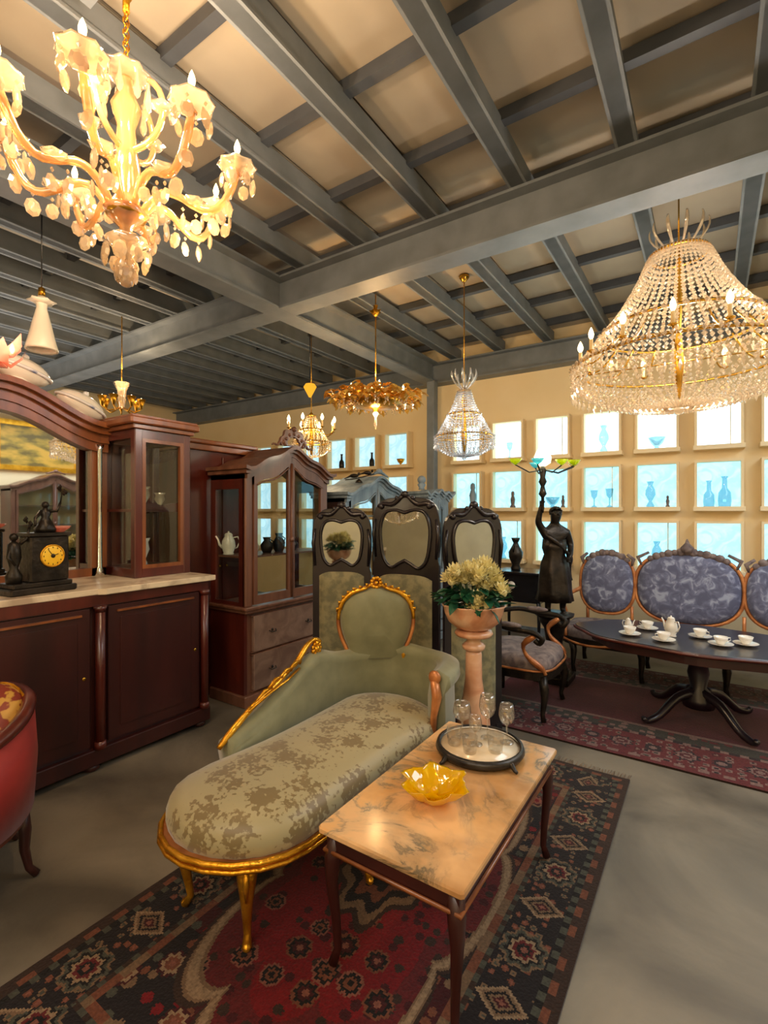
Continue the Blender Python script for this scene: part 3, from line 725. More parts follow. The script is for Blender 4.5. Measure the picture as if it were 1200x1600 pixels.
# glazed towers
def tower(y0, y1):
    x0, x1 = -3.64, -3.19; z0, z1 = 1.055, 2.06
    f = MB()
    p = .055
    for x, y in ((x1-p, y0), (x1-p, y1-p), (x0, y0), (x0, y1-p)): f.box(x, x+p, y, y+p, z0, z1, b=.006)
    f.box(x0+.004, x1-.004, y0+.004, y1-.004, z0+.002, z0+.06).box(x0+.004, x1-.004, y0+.004, y1-.004, z1-.06, z1-.002)
    f.box(x0+.005, x0+.012, y0+.005, y1-.005, z0+.061, z1-.061)
    fo = obj('vitrine_frame', f, 'mahog', t)
    obj('vitrine_cornice', MB().box(x0, x1+.02, y0-.02, y1+.02, z1, z1+.03, b=.006).box(x0, x1+.05, y0-.05, y1+.05, z1+.03, z1+.075, b=.012).box(x0, x1+.035, y0-.035, y1+.035, z1+.075, z1+.09), 'walnut', t)
    obj('glass_pane', MB().box(x1-.03, x1-.026, y0+p, y1-p, z0+.06, z1-.06), 'glass', fo)
    obj('glass_pane', MB().box(x0+p, x1-p, y0+.025, y0+.029, z0+.06, z1-.06), 'glass', fo)
    obj('glass_pane', MB().box(x0+p, x1-p, y1-.029, y1-.025, z0+.06, z1-.06), 'glass', fo)
    d = MB().box(x1-.035, x1-.005, y0+p, y0+p+.025, z0+.06, z1-.06).box(x1-.035, x1-.005, y1-p-.025, y1-p, z0+.06, z1-.06).box(x1-.034, x1-.006, y0+p+.025, y1-p-.025, z0+.06, z0+.085).box(x1-.034, x1-.006, y0+p+.025, y1-p-.025, z1-.085, z1-.06)
    obj('door_frame', d, 'walnut', fo)
    sh = MB().band(lin_(13, y0+p, y1-p), lambda y: 1.50, lambda y: 1.545+.02*abs(sin((y-y0)*14)), -x1+.04, -x1+.055, YM)
    obj('shelf', MB().box(x0+.02, x1-.04, y0+.02, y1-.02, 1.50, 1.52), 'mahog', fo)
    obj('shelf_valance', sh, 'mahog', fo)
tower(1.79, 2.21); tower(.22, .52)
# objects inside the right tower
for i, (x, y, h, m, n, lab) in enumerate([(-3.32, 1.93, .16, 'crystal', 'glass_vase', 'crystal vase on the tower shelf of the sideboard'), (-3.34, 2.06, .12, 'crystal', 'glass_bowl', 'crystal bowl on the tower shelf of the sideboard'),
                         (-3.36, 1.95, .2, 'bluewhite', 'porcelain_vase', 'blue and white vase in the lower tower of the sideboard')]):
    z = 1.52 if i < 2 else 1.115
    o = obj(n, MB().lathe([(.025, 0), (.03, .01), (.012, h*.25), (.04, h*.6), (.03, h*.85), (.045, h), (.04, h)], 14), m, None, (x, y, z)); tag(o, lab, 'vase')
# things on the marble: bronze figural clock, bowl
t = thing('mantel_clock', 'dark bronze mantel clock with yellow dial and figures on top', 'clock', (-3.12, 1.215, 1.055), .08)
obj('base', MB().box(-.10, .09, -.19, .15, 0, .035, b=.01).box(-.085, .075, -.17, .13, .035, .06, b=.006), 'bronze', t)
obj('clock_case', MB().box(-.07, .055, -.08, .12, .06, .31, b=.008).box(-.08, .065, -.09, .13, .31, .33, b=.006), 'bronze', t)
RX = Matrix.Rotation(PI/2, 4, 'Y')
cf = obj('dial', MB().lathe([(.058, 0), (.058, .006), (.05, .008), (.001, .008)], 24, T(.053, .03, .20) @ RX), 'clockface', t)
obj('bezel', MB().tube([(.058, .03+.06*cos(a), .20+.06*sin(a)) for a in arc(25, 0, 2*PI)[:-1]], .005, 6, close=True), 'gold', cf)
hm = MB()
for a, l in ((1.2, .03), (-.6, .042)): hm.tube([(.063, .03, .20), (.063, .03+l*sin(a), .20+l*cos(a))], .0018, 4)
for k in range(12): a = 2*PI*k/12; hm.box(.0615, .0625, .03+.047*sin(a)-.002, .03+.047*sin(a)+.002, .20+.047*cos(a)-.004, .20+.047*cos(a)+.004)
hm.ball((.063, .03, .20), .012, 8, 5, (.2, 1, 1))
obj('clock_hands', hm, 'bronze', cf)
fg = MB()   # seated figure with a raised branch, and an urn
fg.lathe([(.05, 0), (.055, .02), (.035, .06), (.02, .085), (.03, .11), (.014, .13), (.012, .14)], 10, T(0, .02, .33)).ball((0, .02, .485), .02, 8, 6)
fg.tube([(0, .035, .45), (.02, .07, .45), (.02, .09, .50)], [.011, .009, .007], 6).tube([(0, 0, .45), (.02, -.04, .41), (.04, -.05, .37)], [.011, .009, .007], 6).tube([(.02, .09, .50), (.02, .10, .56)], .004, 5)
for k in range(6): a = k*1.05; fg.octa((.02+.018*cos(a), .10+.018*sin(a), .55+.008*k), .010, .014)
obj('seated_figure', fg, 'bronze', t)
fg = MB(); fg.lathe([(.035, .06), (.04, .10), (.02, .14), (.035, .2), (.03, .27), (.01, .29)], 10, T(0, -.135, 0)).ball((0, -.135, .31), .022, 8, 6)
fg.tube([(0, -.12, .26), (.02, -.08, .30), (.02, -.07, .36)], [.012, .009, .007], 6).tube([(0, -.15, .26), (.02, -.17, .20), (.03, -.14, .16)], [.012, .009, .007], 6)
for k in range(6): a = k*1.05; fg.octa((.02+.015*cos(a), -.075+.015*sin(a), .37+.008*k), .010, .014)
obj('standing_figure', fg, 'bronze', t)
o = obj('pink_dish', MB().lathe([(.02, 0), (.022, .004), (.045, .02), (.055, .035), (.05, .034), (.02, .01)], 16), 'pinkglass', None, (-3.13, 1.315, 1.385)); tag(o, 'small pink glass dish on top of the mantel clock', 'dish')
# porcelain tureens on the cornice
def tureen(name, loc, rz, label, s=1.0):
    t = thing(name, label, 'porcelain', loc, rz)
    obj('body', MB().ball((0, 0, .055*s), .055*s, 14, 9, (1.0, 2.0, 1.0)), 'porcelain', t)
    obj('foot', MB().lathe([(.05*s, 0), (.03*s, .02*s)], 12), 'porcelain', t)
    obj('rim_band', MB().tube([(.056*s*cos(a), .112*s*sin(a), .055*s) for a in arc(21, 0, 2*PI)[:-1]], .008*s, 6, close=True), 'bluewhite', t, label='blue painted band')
    t.rotation_euler.x = math.atan((arch(loc[1]+.02)-arch(loc[1]-.02))/.04)
    obj('knob', MB().ball((0, 0, .115*s), .014*s, 8, 6), 'bluewhite', t)
tureen('porcelain_tureen', (-3.57, 1.26, arch(1.26)+.139), 0, 'white porcelain tureen with blue band on sideboard cornice, nearer the middle', 1.5)
tureen('porcelain_tureen', (-3.57, 1.60, arch(1.60)+.139), 0, 'white and blue porcelain tureen beside the glazed tower top', 1.45)

# ------------------------------------------------------------------ glazed armoires
def armoire(name, label, loc, rz, W, D, H, base_h, rise, mw, md, ndraw=2, crest=True, back=False, side='mahog', shelves=(0.5,), finial=False, gside=False):
    """local: x across, front at -y, from 0 to W in x"""
    t = thing(name, label, 'cabinet', loc, rz)
    zt = lambda x: H+rise*(.5-.5*cos(2*PI*x/W))**.8 if False else H+rise*(.5+.5*cos(2*PI*(x/W-.5)))+.018*cos(6*PI*(x/W-.5))
    xs = lin_(25, 0, W); p = .07
    if gside:
        for x in (0, W-.03):
            sp = obj('side_panel', MB().box(x, x+.03, .02, D, .08, base_h).box(x, x+.03, .02, .08, base_h, H).box(x, x+.03, D-.06, D, base_h, H).box(x, x+.03, .08, D-.06, H-.16, H).box(x, x+.03, .08, D-.06, base_h, base_h+.08), side, t)
            obj('glass_pane', MB().box(x+.012, x+.016, .08, D-.06, base_h+.08, H-.16), 'glass', sp)
    else:
        for x in (0, W-.03): obj('side_panel', MB().box(x, x+.03, .02, D, .08, H), side, t)
    obj('base_case', MB().box(.03, W-.03, .025, D, .08, base_h), mw, t)
    obj('plinth', MB().box(-.02, W+.02, -.02, D, .0, .09, b=.01), mw, t)
    obj('waist_moulding', MB().box(-.015, W+.015, -.02, D, base_h, base_h+.025, b=.006).box(-.03, W+.03, -.035, D, base_h+.025, base_h+.05, b=.008), mw, t)
    if back: obj('back_panel', MB().box(.03, W-.03, D-.012, D, base_h+.05, H), mw, t)
    # drawers
    dh = (base_h-.12)/ndraw
    for k in range(ndraw):
        z0 = .10+dh*k
        d = obj('drawer', MB().box(.08, W-.08, -.005, .03, z0+.012, z0+dh-.012, b=.006), md, t)
        obj('drawer_frame', MB().box(.06, W-.06, .0, .026, z0+.004, z0+.012).box(.06, W-.06, .0, .026, z0+dh-.012, z0+dh-.004), mw, d)
        for x in (W*.28, W*.72):
            obj('drawer_handle', MB().tube([(x-.035, -.006, z0+dh/2), (x-.025, -.025, z0+dh/2-.012), (x+.025, -.025, z0+dh/2-.012), (x+.035, -.006, z0+dh/2)], .004, 6).lathe([(.014, 0), (.01, .004)], 8, T(x, -.005, z0+dh/2, rx=PI/2)), 'bronze', d)
    # corner posts, doors
    zb = base_h+.05
    obj('corner_post', MB().box(0, p, 0, .04, zb, H+.0, b=.008), mw, t); obj('corner_post', MB().box(W-p, W, 0, .04, zb, H, b=.008), mw, t)
    for a, b in ((p+.003, W/2-.002), (W/2+.002, W-p-.003)):
        fx = lin_(9, a, b)
        q = MB().box(a, a+.035, -.012, .018, zb+.01, zt(a)-.07).box(b-.035, b, -.012, .018, zb+.01, zt(b)-.07).box(a+.035, b-.035, -.012, .018, zb+.01, zb+.08)
        q.band(fx, lambda x: zt(x)-.135-.02*sin(PI*(x-a)/(b-a)), lambda x: zt(x)-.062, -.0145, .0165)
        d = obj('door', q, mw, t)
        obj('glass_pane', MB().band(lin_(5, a+.03, b-.03), lambda x: zb+.07, lambda x: zt(x)-.12, .002, .005), 'glass', d)
        obj('door_scroll', MB().tube([(x, -.014, zt(x)-.15-.02*sin(PI*(x-a)/(b-a))) for x in lin_(9, a+.03, b-.03)], .007, 6), mw, d)
    obj('meeting_moulding', MB().tube([(W/2, -.014, zb+.02), (W/2, -.014, zt(W/2)-.12)], .012, 8).lathe([(.02, -.02), (.014, .02)], 8, T(W/2, -.014, zb+.5)), mw, t)
    for f_ in shelves: obj('shelf', MB().box(.03, W-.03, .04, D-.02, zb+(H-zb)*f_, zb+(H-zb)*f_+.015), mw, t)
    obj('cornice', MB().band(xs, lambda x: zt(x)-.065, lambda x: zt(x)-.03, -.02, D).band([-.03+(W+.06)*i/24 for i in range(25)], lambda x: zt(x)-.03, lambda x: zt(x)-.005, -.045, D).band([-.05+(W+.10)*i/24 for i in range(25)], lambda x: zt(x)-.005, lambda x: zt(x)+.022, -.07, D), mw, t)
    if crest:
        c = MB(); zc = zt(W/2)+.02
        o = []
        for k in range(33):
            a = PI*k/32; r = .12*(1+.16*abs(sin(5*a))); o.append((r*1.15*cos(a), r*1.15*sin(a)))
        inn = [(.5*x, .45*y+.012) for x, y in o]
        c.ring_prism(o, inn, -.012, .012, T(W/2, -.03, zc) @ UP)
        for s in (-1, 1):
            c.tube([(W/2+s*(.11+.13*u), -.03, zc+.055*(1-u)**1.5+.012*sin(9*u)-.012*u) for u in lin_(9, 0, 1)], [.016*(1-.6*u) for u in lin_(9, 0, 1)], 6)
            c.ball((W/2+s*.12, -.035, zc+.025), .022, 8, 6)
        for k in range(7): a = PI*k/6; c.ball((W/2+.105*cos(a), -.04, zc+.095*sin(a)+.01), .016, 6, 5)
        c.ball((W/2, -.04, zc+.145), .024, 8, 6)
        obj('carved_crest', c, mw, t)
    if finial:
        c = MB(); zc = zt(W/2)+.02
        c.tube([(W/2+.16*u, -.03, zc+.05-.05*abs(u)) for u in lin_(11, -1, 1)], [.02*(1-.5*abs(u)) for u in lin_(11, -1, 1)], 6).ball((W/2, -.03, zc+.05), .03, 8, 6, (1.4, 1, 1))
        obj('carved_crest', c, mw, t)
    return t
armoire('glazed_armoire', 'brown carved glazed armoire with arched top and openwork crest', (-2.95, 2.52, 0), PI/2, .96, .42, 1.84, .72, .17, 'brownwood', 'drawerwood', shelves=(.345,), gside=True)
# tall wardrobe behind it
t = thing('wardrobe', 'tall plain brown wardrobe standing between the sideboard and the glazed armoire', 'wardrobe', (-3.43, 2.34, 0), PI/2)
obj('carcass', MB().box(0, .66, 0, .5, .08, 2.0), 'mahog', t)
obj('plinth', MB().box(-.01, .67, -.015, .5, 0, .09, b=.008), 'mahog', t)
for a, b in ((.02, .325), (.335, .64)):
    d = obj('door', MB().box(a, b, -.015, 0, .12, 1.96, b=.004), 'mahog', t); obj('door_knob', MB().ball((b-.03 if a < .1 else a+.03, -.026, 1.05), .012, 8, 6), 'brass', d)
obj('cornice', MB().box(-.02, .68, -.03, .5, 2.0, 2.05, b=.008).box(-.04, .70, -.05, .5, 2.05, 2.085, b=.012), 'walnut', t)
armoire('glazed_dresser', 'blue grey washed glazed cabinet with low arched top behind the folding screen', (-2.93, 3.72, 0), PI/2, 1.08, .42, 1.68, .7, .16, 'greywood', 'greywood', crest=False, finial=True, side='mahog_dark', shelves=(.4, .75))
armoire('narrow_glazed_cabinet', 'narrow blue grey glazed cabinet with a ball finial beside the steel column', (-2.72, 4.98, 0), PI/2-.35, .34, .3, 1.70, .7, .03, 'greywood', 'greywood', crest=False, shelves=(.5,))
o = thing('ball_urn', 'grey urn with ball lid on top of the narrow grey cabinet', 'urn', (-2.84, 5.06, 1.765))
obj('body', MB().lathe([(.04, 0), (.03, .02), (.05, .06), (.03, .08)], 12), 'greywood', o); obj('lid', MB().ball((0, 0, .115), .05, 12, 8), 'greywood', o)
def pot(name, label, loc, h, m='porcelain', rz=0, cat='pot', group=None):
    t = thing(name, label, cat, loc, rz, group)
    obj('body', MB().lathe([(h*.22, 0), (h*.24, h*.03), (h*.2, h*.08), (h*.3, h*.35), (h*.26, h*.6), (h*.16, h*.8), (h*.18, h*.84)], 16), m, t)
    obj('lid', MB().lathe([(h*.18, h*.84), (h*.12, h*.91), (h*.03, h*.94), (h*.04, h*.98), (.001, h)], 14), m, t)
    obj('spout', MB().tube([(h*.24, 0, h*.3), (h*.36, 0, h*.42), (h*.42, 0, h*.65), (h*.52, 0, h*.8)], [h*.07, h*.055, h*.04, h*.035], 8), m, t)
    obj('handle', MB().tube([(-h*.2, 0, h*.72), (-h*.38, 0, h*.76), (-h*.46, 0, h*.55), (-h*.36, 0, h*.3), (-h*.26, 0, h*.25)], h*.028, 6), m, t)
    return t
pz_ = .77+(1.84-.77)*.345+.016
pot('coffee_pot', 'tall white porcelain coffee pot on the armoire shelf, by its side glass', (-3.25, 2.60, pz_), .19, rz=-2.2)
pot('teapot', 'small white teapot on the armoire shelf behind the left glass door', (-3.12, 2.74, pz_), .11, rz=-2.0)
for k, (y, h) in enumerate([(2.92, .13), (3.06, .16), (3.22, .12)]):
    o = obj('dark_jug', MB().lathe([(.035, 0), (.05, .03), (.055, h*.5), (.025, h*.8), (.035, h), (.03, h)], 14).tube([(0, .03, h*.85), (0, .075, h*.7), (0, .05, h*.35)], .006, 5), 'bronze', None, (-3.15, y, pz_))
    tag(o, 'dark jug on the armoire shelf, %s' % ['first to the right of the white teapot', 'tallest, middle of the dark jugs', 'nearest to the armoire right edge'][k], 'jug', 'dark jugs on the armoire shelf')

# ------------------------------------------------------------------ chaise longue
CX = -1.415
ch = thing('chaise_longue', 'sage green upholstered chaise longue with gilded carved frame', 'chaise longue', (CX, 0, .013))
def seat_outline(g=0, n=12):
    """plan outline, foot end narrow & round, head end wider, gentle waist on the right"""
    o = []
    hw, y0, y1 = .290+g, .985-g, 2.36+g
    for a in arc(n, PI, 2*PI): o.append((hw*cos(a), y0+.27+ (.27+g)*sin(a)))
    for s in lin_(8, .05, .95): o.append((hw-.022*sin(PI*s), y0+.27+(y1-.24-y0-.27)*s))
    for a in arc(n, 0, PI): o.append((hw*cos(a)*1.0, y1-.24+(.24)*sin(a)))
    for s in lin_(8, .95, .05): o.append((-hw+.01*sin(PI*s), y0+.27+(y1-.24-y0-.27)*s))
    return o
# cushion: rings domed up
def dome(o, levels, cx=0, cy=None):
    n = len(o); cx = 0; v = []; f = []
    for d, z in levels:
        for x, y in o:
            cy_ = min(max(y, 1.22), 2.10); L = math.hypot(x, y-cy_) or 1
            v.append((x-x/L*min(d, L*.98), y-(y-cy_)/L*min(d, L*.98), z+.012*(y-.93)*0))
    for k in range(len(levels)-1):
        for i in range(n): j = (i+1) % n; f.append((k*n+i, k*n+j, (k+1)*n+j, (k+1)*n+i))
    f.append(tuple((len(levels)-1)*n+i for i in range(n)))
    return v, f
so = seat_outline()
v, f = dome(so, [(.02, .345), (.004, .36), (-.004, .40), (.010, .445), (.05, .470), (.11, .488), (.18, .497), (.26, .50)])
shr = lambda x, y: x-.13*max(0, 1.6-y)**1.5
v = [(shr(x, y), y, z) for x, y, z in v]
obj('seat_cushion', MB().add(v, f, True), 'brocade', ch)
rail = [(shr(x, y), y) for x, y in seat_outline(.010)]
obj('seat_rail', MB().ring_prism(rail, [(shr(x, y), y) for x, y in seat_outline(-.06)], .330, .352), 'copper', ch, label='carved wooden seat rail')
obj('gilt_moulding', MB().tube([(x*1.0, y, .352) for x, y in rail], .0105, 6, close=True), 'gold', ch)
obj('gilt_moulding', MB().tube([(shr(x, y), y, .332-.006*max(0, cos((y-1.5)*6))) for x, y in seat_outline(.012)], .0085, 6, close=True), 'gold', ch)
leg = MB().tube([(0, 0, .34), (.012, -.012, .25), (.016, -.016, .18), (.004, -.004, .09), (-.002, .002, .04), (.012, -.012, .012)], [.036, .034, .022, .015, .013, .018], 8).ball((.012, -.012, .016), .016, 8, 5)
leg.tube([(.03, -.03, .31), (.042, -.042, .25), (.034, -.034, .19)], [.010, .012, .004], 6)
lm = leg.mesh('leg', 'gold')
for x, y, r in ((.10, 1.13, 0), (-.22, 1.13, -PI/2), (.25, 2.1, PI/2), (-.25, 2.2, PI), (.27, 1.6, .4), (-.27, 1.6, -2.0)):
    obj('leg', lm, None, ch, (x, y, 0), r)
# back: padded wall following the plan path, height varies, gold top rail on the left
path = [(-.325, 1.38), (-.335, 1.58), (-.345, 1.78), (-.355, 1.98), (-.345, 2.14), (-.31, 2.28), (-.23, 2.39), (-.10, 2.455), (.05, 2.465), (.17, 2.43), (.25, 2.35), (.285, 2.24), (.29, 2.16)]
hts = [.50, .56, .65, .73, .69, .68, .68, .71, .70, .70, .70, .695, .69]
def catmull(P, n):
    out = []
    for i in range(len(P)-1):
        p0, p1, p2, p3 = P[max(i-1, 0)], P[i], P[i+1], P[min(i+2, len(P)-1)]
        for k in range(n):
            t = k/n; out.append(tuple(.5*(2*b+(c-a)*t+(2*a-5*b+4*c-d)*t*t+(3*b-a-3*c+d)*t**3) for a, b, c, d in zip(p0, p1, p2, p3)))
    out.append(tuple(P[-1])); return out
PH = catmull([(x, y, h) for (x, y), h in zip(path, hts)], 4)
v = []; f = []; n = len(PH); K = 9
for i, (x, y, h) in enumerate(PH):
    a = PH[max(i-1, 0)]; b = PH[min(i+1, n-1)]; tx, ty = b[0]-a[0], b[1]-a[1]; L = math.hypot(tx, ty); nx, ny = ty/L, -tx/L   # inward? path clockwise -> right-hand side
    roll = .030 if i > 20 else .012
    prof = [(.045, .36), (.050, .45), (.052, (.45+h)/2), (.040, h-.05), (.035+roll*.6, h-.02), (.0, h+.012), (-.035-roll, h-.012), (-.04-roll, h-.06), (-.04, h-.10), (-.045, .34)]
    for d, z in prof: v.append((x+nx*d, y+ny*d, z))
m = 10
for i in range(n-1):
    for k in range(m-1): f.append((i*m+k, (i+1)*m+k, (i+1)*m+k+1, i*m+k+1))
f.append(tuple(range(m))); f.append(tuple((n-1)*m+k for k in range(m))[::-1])
obj('low_back', MB().add(v, f, True), 'sagefab', ch)
# arm front facing of dark carved wood
obj('arm_facing', MB().tube([(.29, 2.135, .66), (.305, 2.13, .58), (.285, 2.135, .48), (.275, 2.14, .36)], [.026, .030, .020, .024], 8, flat=.8).ball((.29, 2.135, .675), .034, 10, 7, (1, .6, 1)), 'copper', ch)
# gilded rail up the left side, ending in a scroll
gp = catmull([(-.325, 1.34, .48), (-.33, 1.42, .53), (-.335, 1.55, .60), (-.34, 1.66, .64), (-.345, 1.76, .685), (-.352, 1.84, .715), (-.36, 1.92, .775), (-.36, 1.98, .80), (-.355, 2.02, .78)], 4)
obj('gilt_rail', MB().tube(gp, [.011+.005*abs(sin(i*.35)) for i in range(len(gp))], 7), 'gold', ch)
sc = MB()
for i, (y, z) in enumerate([(1.60, .64), (1.67, .675), (1.74, .70), (1.80, .72)]):
    sc.tube([(-.335, y-.05, z-.035), (-.325, y, z+.008), (-.33, y+.05, z+.006), (-.33, y+.04, z-.012)], [.006, .009, .007, .004], 5)
sc.tube([(-.32, 1.50, .585), (-.315, 1.62, .63), (-.315, 1.74, .66), (-.33, 1.84, .69)], .006, 5)
obj('carved_scroll', sc, 'gold', ch)
sc = MB().ball((-.35, 1.99, .752), .022, 8, 6)
for k in range(9): a = k*.7; sc.ball((-.35, 1.99+.028*cos(a), .752+.028*sin(a)), .013, 6, 5)
obj('carved_rosette', sc, 'gold', ch)
# balloon back on the corner, facing the viewer
bc = (-.205, 2.345)      # centre in plan
BM = T(bc[0], bc[1], 0, rz=math.radians(37)) 
def balloon(g=0, n=40):
    """outline x,z: narrow waist at base, round top with slight peak"""
    P = [(-.150, .63), (-.157, .69), (-.185, .76), (-.203, .83), (-.202, .90), (-.180, .965), (-.13, 1.01), (-.065, 1.03), (0, 1.055)]
    full = P+[(-x, z) for x, z in P[-2::-1]]
    c = catmull(full, 4); cx, cz = 0, .86
    return [(x+(x-cx)/(math.hypot(x-cx, z-cz) or 1)*g, z+(z-cz)/(math.hypot(x-cx, z-cz) or 1)*g) for x, z in c]
bo = balloon()
# padded face
n = len(bo); v = []; f = []
for d, y in ((0, .03), (0, -.01), (.012, -.028), (.05, -.042), (.11, -.05), (.17, -.052)):
    for x, z in bo:
        L = math.hypot(x, z-.86); d_ = min(d, L*.95); zz = z-(z-.86)/L*d_; v.append((x-x/L*d_, y*min(1, max(0, (zz-.62)/.16)) if y < 0 else y, zz))
for k in range(5):
    for i in range(n): j = (i+1) % n; f.append((k*n+i, k*n+j, (k+1)*n+j, (k+1)*n+i))
f.append(tuple(5*n+i for i in range(n))); f.append(tuple(range(n))[::-1])
obj('backrest_pad', MB().add(v, f, True, BM), 'sagefab', ch)
bo2 = balloon(.014)
k0, k1 = 14, n-15
obj('backrest_frame', MB().tube([(x, -.005, z) for x, z in bo2], .012, 7, M4=BM), 'copper', ch)
def seg(a, b): return [(x, -.016, z) for x, z in bo2[a:b]]
for s_, (a0, b0), (a1, b1) in ((1, (14, 30), (0, 6)), (-1, (n-30, n-14), (n-6, n))):
    q = MB().tube(seg(a0, b0), [.009+.006*sin(PI*i/15) for i in range(16)], 7, M4=BM)
    for i in range(7):
        x, z = balloon(.03)[17+2*i]
        q.tube([(s_*x, -.02, z-.012), (s_*x, -.028, z+.006), (s_*x*.86, -.012, z+.002)], [.004, .008, .006], 5, M4=BM)
    obj('gilt_garland', q, 'gold', ch)
    obj('gilt_curl', MB().tube(seg(a1, b1), [.008, .013, .016, .013, .008, .005], 7, M4=BM), 'gold', ch)
q = MB()
for k in range(9): a = 2*PI*k/9; q.ball((.026*cos(a), -.018, 1.078+.026*sin(a)), .013, 6, 5, M4=BM)
q.ball((0, -.028, 1.078), .012, 8, 6, M4=BM).tube([(-.06, -.012, 1.042), (-.035, -.02, 1.065), (0, -.02, 1.05), (.035, -.02, 1.065), (.06, -.012, 1.042)], .008, 6, M4=BM)
obj('rose_crest', q, 'gold', ch)

# ------------------------------------------------------------------ marble coffee table
ct = thing('coffee_table', 'low rectangular table with lamp-tinted veined marble top and dark legs', 'table', (-.805, 1.685, .013))
obj('marble_top', MB().box(-.257, .257, -.483, .483, .443, .467, b=.008), 'marble', ct)
obj('apron', MB().box(-.235, .235, -.46, -.44, .385, .443).box(-.235, .235, .44, .46, .385, .443).box(-.235, -.215, -.44, .44, .385, .443).box(.215, .235, -.44, .44, .385, .443), 'mahog_dark', ct)
obj('apron_moulding', MB().tube([(x*1.0, y, .386) for x, y in ((-.24, -.465), (.24, -.465), (.24, .465), (-.24, .465))], .008, 6, close=True), 'walnut', ct)
lg = MB().tube([(0, 0, .44), (.012, .012, .36), (.014, .014, .28), (.004, .004, .15), (0, 0, .06), (.012, .012, .012)], [.026, .028, .02, .015, .013, .017], 8).mesh('leg', 'mahog_dark')
for x, y, r in ((.21, .435, 0), (-.21, .435, PI/2), (-.21, -.435, PI), (.21, -.435, -PI/2)): obj('leg', lg, None, ct, (x, y, 0), r)
# oval mirrored tray; the plate's bright reflections are painted as cream colour
TZ = .481
tr = thing('serving_tray', 'round tray with bright plate and dark footed rim on the marble table', 'tray', (-.815, 1.955, TZ), .35)
E_ = lambda r, z, n=36: [(r*1.02*cos(a), r*.98*sin(a), z) for a in arc(n+1, 0, 2*PI)[:-1]]
obj('rim', MB().lathe([(.150, .016), (.178, .010), (.186, .022), (.180, .040), (.168, .043), (.165, .030), (.150, .030)], 36), 'trayrim', tr)
obj('plate', MB().lathe([(.164, .024), (.166, .031), (.001, .031)], 36), mat('cream_reflection_plate', '#e2c8a0', '#efdcbc', .12, scale=12, coat=.5), tr, label='mirror plate with reflections painted cream')
obj('rim_bead', MB().tube(E_(.166, .0335), .003, 5, close=True), 'porcelain', tr)
for k in range(4):
    a = PI/4+k*PI/2; obj('foot', MB().tube([(.16*cos(a), .16*sin(a), .018), (.185*cos(a), .185*sin(a), .022), (.20*cos(a), .20*sin(a), .008), (.212*cos(a), .212*sin(a), .006)], [.012, .012, .008, .006], 6), 'trayrim', tr)
# goblets on the tray
def goblet(label, x, y, h, r, kind='wine', group='drinking glasses on the round tray'):
    t = thing('drinking_glass', label, 'glass', (x, y, TZ+.0315), 0, group)
    if kind == 'wine':
        obj('foot', MB().lathe([(.030, 0), (.030, .002), (.006, .006)], 18), 'stemglass', t)
        obj('stem', MB().lathe([(.006, .006), (.0035, h*.2), (.0045, h*.42), (.010, h*.46)], 8), 'stemglass', t)
        obj('bowl', MB().lathe([(.010, h*.46), (r*.8, h*.56), (r, h*.70), (r*.92, h*.88), (r*.8, h), (r*.78, h), (r*.9, h*.88), (r*.96, h*.70), (r*.76, h*.575), (.004, h*.48)], 18), 'stemglass', t)
    else:
        obj('bowl', MB().lathe([(r*.8, 0), (r*.9, .004), (r, h*.5), (r*1.05, h), (r*1.01, h), (r*.95, h*.5), (r*.84, .012), (.001, .01)], 12, smooth=False), 'stemglass', t)
goblet('tall stemmed wine glass at the middle back of the round tray', -.81, 2.03, .19, .036)
goblet('stemmed wine glass at the right back edge of the round tray', -.725, 2.035, .165, .034)
goblet('wide stemmed glass at the left back of the round tray, before the pedestal', -.91, 1.985, .15, .040)
goblet('cut tumbler at the left front of the round tray', -.905, 1.895, .075, .030, 't')
goblet('cut tumbler at the front middle of the round tray', -.82, 1.865, .07, .030, 't')
goblet('stemmed glass in the centre of the round tray', -.83, 1.945, .12, .028)
goblet('cut tumbler at the right front of the round tray', -.735, 1.93, .075, .032, 't')
# yellow art glass dish: crumpled flower form
yd = thing('yellow_glass_dish', 'bright yellow ruffled art glass dish on the marble table', 'dish', (-.815, 1.545, TZ))
obj('bowl', MB().lathe([(.035, 0), (.05, .008), (.085, .028), (.112, .062), (.115, .066), (.108, .062), (.08, .034), (.045, .018), (.001, .010)], 40, wob=lambda a, z: (z/.05)*(.10*cos(6*a)+.05*cos(11*a+1))), 'yellowglass', yd)
pe = MB().add([(.01, -.012, .014), (.01, .012, .014), (.05, -.03, .030), (.05, .03, .030), (.085, -.022, .058), (.085, .022, .058), (.09, 0, .07), (.05, 0, .022)], [(0, 1, 7), (0, 7, 2), (1, 3, 7), (2, 7, 4), (7, 3, 5), (4, 7, 6), (7, 5, 6)], True).mesh('petal', 'yellowglass')
for k in range(9): obj('petal', pe, None, yd, (0, 0, .004*(k % 2)), 2*PI*k/9+.2)
obj('knob', MB().ball((0, 0, .03), .016, 10, 7), 'yellowglass', yd)

